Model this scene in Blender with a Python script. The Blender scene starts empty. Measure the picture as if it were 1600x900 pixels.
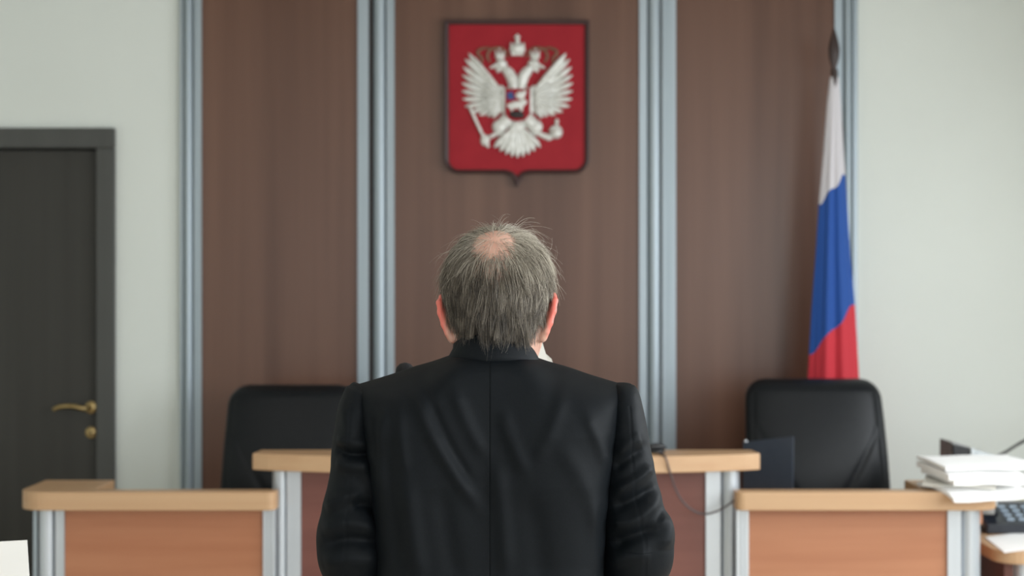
import bpy, bmesh, math, random
import numpy as np
from mathutils import Vector, Matrix

random.seed(7)
rng = np.random.default_rng(7)
sc = bpy.context.scene
C = sc.collection
PI = math.pi

# ------------------------------------------------------------------ camera, light, exposure
FPX, CZ = 2500.0, 1.495                      # focal length in pixels of the 1600-wide frame, lens height
def P(px, py, d):                            # point seen at pixel (px, py) at depth d
    return ((px - 800) * d / FPX, d, CZ - (py - 450) * d / FPX)

cam_d = bpy.data.cameras.new('camera')
cam = bpy.data.objects.new('camera', cam_d); C.objects.link(cam)
cam.location = (0, 0, CZ); cam.rotation_euler = (PI / 2, 0, 0)
cam_d.sensor_width = 36; cam_d.lens = FPX / 1600 * 36
cam_d.clip_start = 0.05
cam_d.dof.use_dof = True; cam_d.dof.focus_distance = 2.55; cam_d.dof.aperture_fstop = 4.3
sc.camera = cam

w = bpy.data.worlds.new('daylight'); sc.world = w; w.use_nodes = True
bg = w.node_tree.nodes['Background']
bg.inputs[0].default_value = (0.80, 0.88, 1.0, 1); bg.inputs[1].default_value = 1.0

def area_light(name, loc, rot, sx, sy, power, color=(1, 1, 1)):
    l = bpy.data.lights.new(name, 'AREA'); l.shape = 'RECTANGLE'; l.size = sx; l.size_y = sy
    l.energy = power; l.color = color
    o = bpy.data.objects.new(name, l); C.objects.link(o)
    o.location = loc; o.rotation_euler = rot
    return o
WIN = [(-1.5, 0.3), (0.8, 2.6), (3.2, 5.0)]      # window openings in the right wall (y range)
WX, WZ0, WZ1 = 2.75, 0.85, 2.45
for (a, b), p in zip(WIN, (100, 94, 62)):        # daylight entering by the windows
    area_light('window_daylight', (WX + 0.10, (a + b) / 2, (WZ0 + WZ1) / 2), (0, PI / 2 - math.radians(30), 0), WZ1 - WZ0, b - a, p, (0.93, 0.97, 1.0))
WINR = [(-2.4, -0.5), (0.2, 2.1)]                # windows in the rear wall, behind the camera (x range)
for a, b in WINR:
    area_light('rear_window_daylight', ((a + b) / 2, -2.29, (WZ0 + WZ1) / 2), (PI / 2 + math.radians(-14), 0, 0), b - a, WZ1 - WZ0, 25, (0.95, 0.97, 1.0))
ADDED_LAMPS = [(-1.3, 0.4), (0.9, 0.4), (-1.3, 3.2), (0.9, 3.2)]   # unseen ceiling lamps, added as weak overhead fill
for x, y in ADDED_LAMPS:
    area_light('added_ceiling_fill', (x, y, 3.03), (0, 0, 0), 1.1, 0.55, 5, (1.0, 0.97, 0.92))

sc.view_settings.view_transform = 'Standard'; sc.view_settings.look = 'None'
sc.view_settings.gamma = 1.0; sc.view_settings.use_curve_mapping = False
sc.view_settings.exposure = 0.0

# ------------------------------------------------------------------ materials
def lin(c):
    c = c / 255.0
    return c / 12.92 if c <= 0.04045 else ((c + 0.055) / 1.055) ** 2.4
def srgb(r, g, b): return (lin(r), lin(g), lin(b), 1)

def mat(name, col, rough=0.5, metal=0.0, spec=0.5, noise=None, bump=None, sss=0.0, coat=0.0, sheen=0.0):
    """noise = (scale xyz, second colour); bump = (scale xyz, strength, distance)"""
    m = bpy.data.materials.new(name); m.use_nodes = True
    nt = m.node_tree; b = nt.nodes['Principled BSDF']
    b.inputs['Base Color'].default_value = col; b.inputs['Roughness'].default_value = rough
    b.inputs['Metallic'].default_value = metal; b.inputs['Specular IOR Level'].default_value = spec
    if coat: b.inputs['Coat Weight'].default_value = coat; b.inputs['Coat Roughness'].default_value = 0.25
    if sheen: b.inputs['Sheen Weight'].default_value = sheen; b.inputs['Sheen Roughness'].default_value = 0.5
    if sss:
        b.inputs['Subsurface Weight'].default_value = sss; b.inputs['Subsurface Radius'].default_value = (1.0, 0.35, 0.2)
        b.inputs['Subsurface Scale'].default_value = 0.006
    tc = nt.nodes.new('ShaderNodeTexCoord')
    def tex(scale, detail=4):
        mp = nt.nodes.new('ShaderNodeMapping'); mp.inputs['Scale'].default_value = scale
        nt.links.new(tc.outputs['Object'], mp.inputs['Vector'])
        n = nt.nodes.new('ShaderNodeTexNoise'); n.inputs['Scale'].default_value = 1.0; n.inputs['Detail'].default_value = detail
        nt.links.new(mp.outputs['Vector'], n.inputs['Vector'])
        return n
    if noise:
        n = tex(noise[0])
        r = nt.nodes.new('ShaderNodeValToRGB')
        r.color_ramp.elements[0].position = 0.3; r.color_ramp.elements[1].position = 0.72
        r.color_ramp.elements[0].color = col; r.color_ramp.elements[1].color = noise[1]
        nt.links.new(n.outputs['Fac'], r.inputs['Fac']); nt.links.new(r.outputs['Color'], b.inputs['Base Color'])
    if bump:
        n = tex(bump[0])
        bp = nt.nodes.new('ShaderNodeBump'); bp.inputs['Strength'].default_value = bump[1]; bp.inputs['Distance'].default_value = bump[2]
        nt.links.new(n.outputs['Fac'], bp.inputs['Height']); nt.links.new(bp.outputs['Normal'], b.inputs['Normal'])
    return m

M = {
 'paint': mat('wall_paint', srgb(219, 224, 218), 0.85, noise=((1.5, 1.5, 1.5), srgb(223, 228, 222)), bump=((60, 60, 60), 0.05, 0.002)),
 'ceiling': mat('ceiling_paint', srgb(196, 194, 188), 0.9, noise=((2, 2, 2), srgb(202, 200, 194))),
 'floor': mat('floor_laminate', srgb(210, 199, 184), 0.4, noise=((1, 12, 1), srgb(194, 180, 162))),
 'panel': mat('walnut_laminate', srgb(84, 55, 41), 0.34, noise=((9, 9, 0.25), srgb(110, 78, 62)), spec=0.45),
 'panel_dark': mat('panel_joint', srgb(40, 32, 30), 0.6, noise=((9, 9, 9), srgb(46, 38, 34))),
 'alu': mat('brushed_aluminium', srgb(150, 162, 169), 0.45, metal=0.55, noise=((30, 30, 0.6), srgb(170, 181, 188))),
 'post': mat('satin_aluminium_post', srgb(192, 199, 206), 0.30, metal=0.5, noise=((30, 30, 0.6), srgb(204, 210, 216))),
 'door': mat('charcoal_door_veneer', srgb(52, 51, 47), 0.5, spec=0.3, noise=((16, 16, 0.6), srgb(60, 59, 55))),
 'doorframe': mat('charcoal_door_frame', srgb(66, 67, 64), 0.5, noise=((16, 16, 0.6), srgb(73, 74, 71))),
 'brass': mat('aged_brass', srgb(176, 154, 108), 0.3, metal=0.9, noise=((40, 40, 40), srgb(158, 135, 92))),
 'beech': mat('beech_edge', srgb(195, 160, 123), 0.42, noise=((1.0, 30, 40), srgb(188, 150, 113))),
 'deskpanel': mat('pearwood_panel', srgb(164, 106, 74), 0.42, noise=((0.9, 8, 16), srgb(182, 126, 92))),
 'benchpanel': mat('mahogany_panel', srgb(104, 60, 52), 0.38, noise=((0.9, 8, 14), srgb(120, 74, 64))),
 'leather': mat('black_leather', srgb(18, 21, 24), 0.40, spec=0.22, noise=((50, 50, 50), srgb(22, 25, 28)), bump=((180, 180, 180), 0.15, 0.001)),
 'blackplastic': mat('black_plastic', srgb(26, 27, 29), 0.4, noise=((60, 60, 60), srgb(31, 32, 34))),
 'greyplastic': mat('grey_plastic', srgb(140, 141, 139), 0.5, noise=((40, 40, 40), srgb(101, 101, 98))),
 'silverplastic': mat('silver_plastic', srgb(182, 190, 193), 0.35, metal=0.2, noise=((40, 40, 40), srgb(190, 197, 200))),
 'lid': mat('dark_blue_grey_lid', srgb(62, 70, 82), 0.3, noise=((40, 40, 40), srgb(67, 75, 87))),
 'paper': mat('white_paper', srgb(240, 240, 238), 0.8, noise=((9, 9, 9), srgb(246, 246, 245))),
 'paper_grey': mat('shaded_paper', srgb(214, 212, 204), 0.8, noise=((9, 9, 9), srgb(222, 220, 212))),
 'steel': mat('bright_steel', srgb(190, 192, 196), 0.25, metal=0.9, noise=((40, 40, 40), srgb(200, 202, 206))),
 'cable': mat('grey_cable', srgb(78, 70, 72), 0.5, noise=((60, 60, 60), srgb(86, 78, 80))),
 'red': mat('emblem_red', srgb(148, 20, 34), 0.55, spec=0.25, noise=((12, 12, 12), srgb(157, 26, 38))),
 'emframe': mat('emblem_frame', srgb(50, 24, 24), 0.45, noise=((20, 20, 20), srgb(58, 29, 28))),
 'silver': mat('eagle_silver', srgb(236, 237, 233), 0.40, metal=0.15, noise=((60, 60, 60), srgb(206, 206, 198))),
 'gold_dim': mat('ribbon_bronze', srgb(120, 84, 66), 0.45, metal=0.3, noise=((60, 60, 60), srgb(140, 104, 84))),
 'blue': mat('enamel_blue', srgb(34, 66, 124), 0.5, noise=((30, 30, 30), srgb(40, 74, 132))),
 'dark': mat('dark_enamel', srgb(34, 22, 22), 0.5, noise=((30, 30, 30), srgb(42, 28, 28))),
 'spear': mat('dark_walnut_finial', srgb(44, 28, 24), 0.45, noise=((30, 30, 4), srgb(58, 38, 32))),
 'jacket': mat('black_wool', srgb(10, 14, 17), 0.58, spec=0.11, noise=((300, 300, 300), srgb(14, 18, 22)), bump=((420, 420, 420), 0.25, 0.0006)),
 'trousers': mat('black_trouser_wool', srgb(26, 27, 29), 0.75, noise=((200, 200, 200), srgb(31, 32, 34))),
 'shirt': mat('pale_blue_shirt', srgb(206, 214, 224), 0.8, noise=((80, 80, 80), srgb(214, 220, 229))),
 'shoe': mat('shoe_leather', srgb(22, 20, 19), 0.35, noise=((60, 60, 60), srgb(27, 25, 24))),
 'eye': mat('eye_white', srgb(226, 222, 216), 0.2, noise=((60, 60, 60), srgb(230, 226, 220))),
 'foam': mat('black_foam', srgb(16, 16, 18), 0.95, noise=((400, 400, 400), srgb(24, 24, 26)), bump=((500, 500, 500), 0.6, 0.001)),
 'phone': mat('phone_blue_black', srgb(30, 34, 42), 0.3, noise=((40, 40, 40), srgb(36, 40, 48))),
 'key': mat('phone_keys', srgb(140, 156, 170), 0.4, noise=((40, 40, 40), srgb(150, 165, 178))),
 'yellow': mat('yellow_green_folder', srgb(206, 206, 120), 0.6, noise=((20, 20, 20), srgb(214, 214, 132))),
 'bluefolder': mat('pale_blue_folder', srgb(176, 186, 206), 0.6, noise=((20, 20, 20), srgb(186, 195, 213))),
 'lamp': mat('lamp_housing', srgb(235, 235, 232), 0.5, noise=((10, 10, 10), srgb(238, 238, 236))),
}

# ------------------------------------------------------------------ mesh helpers
def link(name, me, m=None, parent=None, smooth=False):
    o = bpy.data.objects.new(name, me); C.objects.link(o)
    if m is not None: me.materials.append(M[m] if isinstance(m, str) else m)
    if smooth: me.polygons.foreach_set('use_smooth', [True] * len(me.polygons))
    if parent is not None:
        o.parent = parent
        if parent.type == 'EMPTY': o.matrix_parent_inverse = Matrix.Translation(-Vector(parent.location))
    return o
def tag(o, label, cat, group=None, kind=None):
    o['label'] = label; o['category'] = cat
    if group: o['group'] = group
    if kind: o['kind'] = kind
    return o
def thing(name, label, cat, loc=(0, 0, 0), group=None):
    o = bpy.data.objects.new(name, None); C.objects.link(o); o.location = loc
    o.empty_display_size = 0.1
    return tag(o, label, cat, group)
def struct(o, label, cat): return tag(o, label, cat, kind='structure')
def bm_done(bm, name, m, parent=None, smooth=False, angle=None):
    bmesh.ops.recalc_face_normals(bm, faces=bm.faces[:])
    me = bpy.data.meshes.new(name); bm.to_mesh(me); bm.free()
    o = link(name, me, m, parent, smooth)
    if angle: me.set_sharp_from_angle(angle=angle)
    return o
def box_bm(x0, x1, y0, y1, z0, z1, bev=0.0, seg=2):
    bm = bmesh.new()
    bmesh.ops.create_cube(bm, size=1.0, matrix=Matrix.Translation(((x0 + x1) / 2, (y0 + y1) / 2, (z0 + z1) / 2)) @ Matrix.Diagonal((abs(x1 - x0), abs(y1 - y0), abs(z1 - z0), 1)))
    if bev: bmesh.ops.bevel(bm, geom=bm.edges[:], offset=bev, segments=seg, affect='EDGES', profile=0.5)
    return bm
def box(name, x0, x1, y0, y1, z0, z1, m, parent=None, bev=0.0, seg=2, rot=None):
    bm = box_bm(x0, x1, y0, y1, z0, z1, bev, seg)
    if rot:   # (axis, angle) about the box centre
        bmesh.ops.rotate(bm, verts=bm.verts[:], cent=((x0 + x1) / 2, (y0 + y1) / 2, (z0 + z1) / 2), matrix=Matrix.Rotation(rot[1], 3, rot[0]))
    return bm_done(bm, name, m, parent)
def prism(name, pts, lo, hi, axis, m, parent=None, bev=0.0, seg=2, smooth=False):
    """polygon pts extruded along axis ('z': pts are xy, 'y': pts are xz, 'x': pts are yz)"""
    def mk(p, h):
        return {'z': (p[0], p[1], h), 'y': (p[0], h, p[1]), 'x': (h, p[0], p[1])}[axis]
    bm = bmesh.new()
    a = [bm.verts.new(mk(p, lo)) for p in pts]; b = [bm.verts.new(mk(p, hi)) for p in pts]
    n = len(pts)
    bm.faces.new(a); bm.faces.new(b[::-1])
    for i in range(n): bm.faces.new((a[i], b[i], b[(i + 1) % n], a[(i + 1) % n]))
    bmesh.ops.recalc_face_normals(bm, faces=bm.faces[:])
    if bev:
        cap = [e for e in bm.edges if abs(sum(1 if f.calc_area() else 0 for f in e.link_faces)) and any(len(f.verts) == n for f in e.link_faces)]
        bmesh.ops.bevel(bm, geom=cap, offset=bev, segments=seg, affect='EDGES', profile=0.5)
    return bm_done(bm, name, m, parent, smooth, 0.6 if smooth else None)
def grid_mesh(name, rings, m, parent=None, closed=True, cap=True, smooth=True, attr=None, angle=None):
    rings = np.asarray(rings, dtype=np.float64); R, N, _ = rings.shape
    verts = rings.reshape(-1, 3)
    i = np.arange(R - 1)[:, None]; j = np.arange(N if closed else N - 1)[None, :]
    j2 = (j + 1) % N
    q = np.stack([i * N + j, i * N + j2, (i + 1) * N + j2, (i + 1) * N + j], -1).reshape(-1, 4)
    faces = q.tolist()
    if cap and closed:
        faces.append(list(range(N - 1, -1, -1))); faces.append(list(range((R - 1) * N, R * N)))
    me = bpy.data.meshes.new(name); me.from_pydata(verts.tolist(), [], faces)
    if attr is not None:
        for k, v in attr.items():
            a = me.attributes.new(k, 'FLOAT', 'POINT'); a.data.foreach_set('value', np.asarray(v, dtype=np.float32).ravel())
    bm = bmesh.new(); bm.from_mesh(me); bmesh.ops.recalc_face_normals(bm, faces=bm.faces[:]); bm.to_mesh(me); bm.free()
    me.update()
    o = link(name, me, m, parent, smooth)
    if angle: me.set_sharp_from_angle(angle=angle)
    return o
def frames(path):
    path = np.asarray(path, float); t = np.gradient(path, axis=0); t /= np.linalg.norm(t, axis=1)[:, None] + 1e-12
    ref = np.array([0, 0, 1.0]) if abs(t[0][2]) < 0.9 else np.array([1.0, 0, 0])
    u = np.cross(t[0], ref); u /= np.linalg.norm(u); U = [u]
    for k in range(1, len(path)):
        u = U[-1] - t[k] * np.dot(U[-1], t[k]); u /= np.linalg.norm(u); U.append(u)
    U = np.array(U); return t, U, np.cross(t, U)
def catmull(pts, n):
    pts = np.asarray(pts, float); k = len(pts); ext = np.vstack([2 * pts[0] - pts[1], pts, 2 * pts[-1] - pts[-2]])
    out = []
    for s in np.linspace(0, k - 1, n):
        i = min(int(s), k - 2); f = s - i; p0, p1, p2, p3 = ext[i:i + 4]
        out.append(0.5 * (2 * p1 + (p2 - p0) * f + (2 * p0 - 5 * p1 + 4 * p2 - p3) * f * f + (3 * p1 - p0 - 3 * p2 + p3) * f ** 3))
    return np.array(out)
def tube(name, path, rad, m, parent=None, seg=12, n=None, smooth=True):
    path = np.asarray(path, float)
    rad = np.broadcast_to(np.asarray(rad, float), (len(path),))
    if n:
        both = catmull(np.column_stack([path, rad]), n); path, rad = both[:, :3], both[:, 3]
    t, U, V = frames(path); a = np.linspace(0, 2 * PI, seg, endpoint=False)
    rings = path[:, None] + rad[:, None, None] * (np.cos(a)[None, :, None] * U[:, None] + np.sin(a)[None, :, None] * V[:, None])
    return grid_mesh(name, rings, m, parent, smooth=smooth, angle=0.9)
def lathe(name, prof, cx, cy, m, parent=None, seg=24, sx=1.0, sy=1.0):
    a = np.linspace(0, 2 * PI, seg, endpoint=False)
    rings = [[(cx + r * math.cos(t) * sx, cy + r * math.sin(t) * sy, z) for t in a] for r, z in prof]
    return grid_mesh(name, rings, m, parent, angle=0.7)
def arc(cx, cy, r, a0, a1, n=6):
    return [(cx + r * math.cos(math.radians(a0 + (a1 - a0) * i / n)), cy + r * math.sin(math.radians(a0 + (a1 - a0) * i / n))) for i in range(n + 1)]
def blob(name, c, r, m, parent=None, seg=14, rings=8):
    bm = bmesh.new()
    bmesh.ops.create_uvsphere(bm, u_segments=seg, v_segments=rings, radius=1.0, matrix=Matrix.Translation(c) @ Matrix.Diagonal((r[0], r[1], r[2], 1)))
    return bm_done(bm, name, m, parent, True)

# ------------------------------------------------------------------ the room
WY = 6.36                     # painted face of the back wall
K = WY / FPX
def wx(px): return (px - 800) * K
def wz(py): return CZ - (py - 450) * K
XL, YR, ZC = -3.3, -2.2, 3.1
struct(box('floor', XL - 0.1, WX + 0.1, YR - 0.1, WY + 0.2, -0.1, 0, 'floor'), 'brown laminate courtroom floor', 'floor')
struct(box('ceiling', XL - 0.1, WX + 0.1, YR - 0.1, WY + 0.2, ZC, ZC + 0.1, 'ceiling'), 'white courtroom ceiling', 'ceiling')
# back wall: one wall with a doorway opening
DX0, DX1, DZ = wx(155) - 0.92, wx(155) , wz(232)
bm = bmesh.new()
def add_bm(bm, *a, **k):
    b = box_bm(*a, **k); me = bpy.data.meshes.new('tmp'); b.to_mesh(me); b.free(); bm.from_mesh(me); bpy.data.meshes.remove(me)
add_bm(bm, XL, DX0, WY, WY + 0.2, 0, ZC); add_bm(bm, DX1, WX, WY, WY + 0.2, 0, ZC); add_bm(bm, DX0, DX1, WY, WY + 0.2, DZ, ZC)
wall_back = struct(bm_done(bm, 'wall_back', 'paint'), 'pale painted back wall with brown wood panels and metal strips', 'wall')
struct(box('wall_left', XL - 0.1, XL, YR, WY + 0.2, 0, ZC, 'paint'), 'pale painted wall beyond the left edge', 'wall')
bm = bmesh.new()
add_bm(bm, XL, WX, YR - 0.1, YR, 0, WZ0); add_bm(bm, XL, WX, YR - 0.1, YR, WZ1, ZC)
xs_ = [XL] + [v for ab in WINR for v in ab] + [WX]
for i in range(0, len(xs_), 2): add_bm(bm, xs_[i], xs_[i + 1], YR - 0.1, YR, WZ0, WZ1)
struct(bm_done(bm, 'wall_rear', 'paint'), 'pale painted wall at the rear of the courtroom', 'wall')
bm = bmesh.new()
ys = [YR] + [v for ab in WIN for v in ab] + [WY + 0.2]
add_bm(bm, WX, WX + 0.12, YR, WY + 0.2, 0, WZ0); add_bm(bm, WX, WX + 0.12, YR, WY + 0.2, WZ1, ZC)
for i in range(0, len(ys), 2): add_bm(bm, WX, WX + 0.12, ys[i], ys[i + 1], WZ0, WZ1)
struct(bm_done(bm, 'wall_right', 'paint'), 'pale painted window wall beyond the right edge', 'wall')
for i, (a, b) in enumerate(WIN):
    bm = bmesh.new(); t = 0.05
    for bx in ((a, a + t, WZ0, WZ1), (b - t, b, WZ0, WZ1), (a + t, b - t, WZ0, WZ0 + t), (a + t, b - t, WZ1 - t, WZ1), ((a + b) / 2 - t / 2, (a + b) / 2 + t / 2, WZ0 + t, WZ1 - t)):
        add_bm(bm, WX + 0.02, WX + 0.07, bx[0], bx[1], bx[2], bx[3])
    struct(bm_done(bm, 'window_%d' % (i + 1), 'lamp'), 'white framed window number %d in the right wall' % (i + 1), 'window')
for i, (a, b) in enumerate(WINR):
    bm = bmesh.new(); t = 0.05
    for q in ((a, a + t, WZ0, WZ1), (b - t, b, WZ0, WZ1), (a + t, b - t, WZ0, WZ0 + t), (a + t, b - t, WZ1 - t, WZ1), ((a + b) / 2 - t / 2, (a + b) / 2 + t / 2, WZ0 + t, WZ1 - t)):
        add_bm(bm, q[0], q[1], YR - 0.06, YR - 0.02, q[2], q[3])
    struct(bm_done(bm, 'window_%d' % (i + 4), 'lamp'), 'white framed window in the rear wall, %s one' % ('left' if a < 0 else 'right'), 'window')
for i, (x, y) in enumerate(ADDED_LAMPS):  # frames around the added overhead fill lamps
    bm = bmesh.new()
    for a in ((x - .6, x + .6, y - .325, y - .285), (x - .6, x + .6, y + .285, y + .325), (x - .6, x - .56, y - .285, y + .285), (x + .56, x + .6, y - .285, y + .285)):
        add_bm(bm, a[0], a[1], a[2], a[3], ZC - 0.055, ZC)
    o = bm_done(bm, 'added_ceiling_light', 'lamp')
    tag(o, 'added unseen rectangular ceiling light frame, %s %s of the room' % ('left' if x < 0 else 'right', 'rear' if y < 2 else 'front'), 'ceiling light', 'added ceiling lights')

# wood cladding and aluminium pilaster strips
for a, b in ((317, 560), (617, 998), (1055, 1302)):
    box('wood_panel', wx(a) - 0.012, wx(b) + 0.012, WY - 0.020, WY - 0.001, 0.02, ZC - 0.02, 'panel', wall_back, 0.002, 1)
def pilaster(segs):
    """each strip: list of (px0, px1, depth, round?)"""
    for a, b, dep, rnd in segs:
        x0, x1 = wx(a), wx(b); n = 10
        if rnd:
            pts = [(x0 + (x1 - x0) * i / n, WY - 0.014 - dep * math.sqrt(max(0, 1 - (2 * i / n - 1) ** 2))) for i in range(n + 1)]
            pts = [(x0, WY - 0.001)] + pts + [(x1, WY - 0.001)]
        else:
            pts = [(x0, WY - 0.001), (x0, WY - dep), (x1, WY - dep), (x1, WY - 0.001)]
        prism('metal_strip', pts, 0.02, ZC - 0.02, 'z', 'alu', wall_back, smooth=rnd)
pilaster([(283, 288, 0.026, False), (288.5, 304, 0.024, True), (305, 317, 0.030, False)])
pilaster([(560, 577, 0.030, False), (583.5, 604, 0.024, True), (605, 617, 0.030, False)])
pilaster([(998, 1010, 0.030, False), (1011, 1032, 0.024, True), (1034, 1055, 0.030, False)])
pilaster([(1302, 1314, 0.030, False), (1315, 1330, 0.024, True), (1331, 1338, 0.026, False)])
for a, b in ((577.2, 583.2),): box('strip_joint', wx(a), wx(b), WY - 0.018, WY - 0.001, 0.02, ZC - 0.02, 'panel_dark', wall_back)

# door
door = struct(thing('door_1', 'dark charcoal door with brass lever handle', 'door', (DX1 - 0.46, WY, 0)), 'dark charcoal door with brass lever handle', 'door')
fx = wx(181)
box('door_frame', DX1 - 0.005, fx, WY - 0.030, WY + 0.10, 0, wz(232), 'doorframe', door, 0.003, 1)
box('door_frame', DX0 - 0.07, DX0 + 0.005, WY - 0.030, WY + 0.10, 0, wz(232), 'doorframe', door, 0.003, 1)
box('door_frame', DX0 - 0.07, fx, WY - 0.032, WY + 0.10, wz(232), wz(201), 'doorframe', door, 0.003, 1)
leaf = box('door_leaf', DX0 + 0.006, DX1 - 0.006, WY + 0.012, WY + 0.055, 0.006, wz(234), 'door', door, 0.002, 1)
hd = WY - 0.02; kk = (WY + 0.0) / FPX
def Wp(px, py, y): return ((px - 800) * kk, y, CZ - (py - 450) * kk)
hc = Wp(142, 637, WY)
def disc(name, c, r, y0, y1, m, parent, seg=20):
    rr = [(r * 0.98, y1), (r, y1 - 0.002), (r * 0.93, y0 + 0.003), (r * 0.75, y0)]
    a = np.linspace(0, 2 * PI, seg, endpoint=False)
    rings = [[(c[0] + q * math.cos(t), y, c[2] + q * math.sin(t)) for t in a] for q, y in rr]
    return grid_mesh(name, rings, m, parent, angle=0.7)
disc('handle_rose', hc, 0.026, WY - 0.002, WY + 0.0125, 'brass', leaf)
hand_pts = [Wp(140, 637, WY + 0.004), Wp(140, 637, WY - 0.035), Wp(134, 636.5, WY - 0.050), Wp(122, 633.5, WY - 0.052), Wp(108, 633, WY - 0.052), Wp(97, 635, WY - 0.050), Wp(89, 638.5, WY - 0.046)]
tube('lever_handle', hand_pts, [0.010, 0.010, 0.0105, 0.0095, 0.0095, 0.0095, 0.008], 'brass', leaf, 12, 30)
kc = Wp(142, 676, WY)
disc('key_rose', kc, 0.024, WY - 0.001, WY + 0.0125, 'brass', leaf)
box('keyhole', kc[0] - 0.003, kc[0] + 0.003, WY - 0.003, WY + 0.004, kc[2] - 0.009, kc[2] + 0.009, 'dark', leaf)

# ------------------------------------------------------------------ wall emblem
EY = WY - 0.020 - 0.001
emb = thing('wall_emblem', 'red shield emblem with silver double-headed eagle on the wood panel', 'emblem', (0, EY, 1.95))
ke = (EY - 0.03) / FPX
def E(zx, zy):                        # a point of the emblem measured on an enlarged view of it
    return ((680 + zx / 3.215 - 800) * ke, CZ - (20 + zy / 3.215 - 450) * ke)
def shield(o):
    L, R, T, B, r = 46 + o, 774 - o, 36 + o, 806 - o * 0.85, 75 - o
    pts = [(L, T), (R, T)] + [(R - r + r * math.cos(t), B - r + r * math.sin(t)) for t in np.linspace(0, PI / 2, 8)]
    tip = 874 - o * 2.4
    pts += [(480 - o * .3, B), (448 - o * .3, B + 8), (428, B + (tip - B) * 0.55), (413, tip), (398, B + (tip - B) * 0.55), (378 + o * .3, B + 8), (346 + o * .3, B)]
    pts += [(L + r - r * math.sin(t), B - r + r * math.cos(t)) for t in np.linspace(0, PI / 2, 8)]
    return [E(*p) for p in pts]
po, pi = shield(0), shield(24)
nn = len(po)
rings = [[(p[0], EY, p[1]) for p in po], [(p[0], EY - 0.034, p[1]) for p in po], [(p[0], EY - 0.036, p[1]) for p in shield(6)], [(p[0], EY - 0.032, p[1]) for p in shield(20)], [(p[0], EY - 0.018, p[1]) for p in pi]]
grid_mesh('shield_frame', rings, 'emframe', emb, cap=False, smooth=False)
prism('shield_field', shield(22), EY - 0.022, EY - 0.001, 'y', 'red', emb)
YF = EY - 0.0225
def feather(name, p0, p1, w0, w1, h, m, parent, lift=0.0, n=7, bend=0.0):
    """raised feather or limb from p0 to p1 (emblem coordinates), half widths w0 and w1"""
    a, b = np.array(p0, float), np.array(p1, float); d = b - a; L = np.linalg.norm(d); d /= L; nrm = np.array([-d[1], d[0]])
    verts = []; S = np.linspace(0, 1, n)
    rings = []
    for s in S:
        ww = (w0 + (w1 - w0) * s) * (1 - max(0, (s - 0.72) / 0.28) ** 2.2 * 0.85) * (0.6 + 0.4 * min(1, s / 0.2))
        c = a + d * L * s + nrm * bend * math.sin(PI * s)
        ring = []
        for q, hh in ((-1, 0), (-0.8, 0.65), (-0.3, 0.95), (0, 1.0), (0.3, 0.95), (0.8, 0.65), (1, 0)):
            x, z = E(*(c + nrm * ww * q)); hs = hh * (1 - 0.45 * s ** 3)
            ring.append((x, YF - lift - h * hs, z))
        ring.append((E(*c)[0], YF + 0.001, E(*c)[1]))
        rings.append(ring)
    return grid_mesh(name, rings, m, parent, smooth=True, angle=1.1)
def eblob(name, c, rx, rz, h, m, parent, lift=0.0):
    x, z = E(*c); return blob(name, (x, YF - lift, z), (rx * ke / 3.215, h, rz * ke / 3.215), m, parent)
body = eblob('eagle_body', (413, 450), 78, 105, 0.022, 'silver', emb)
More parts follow.
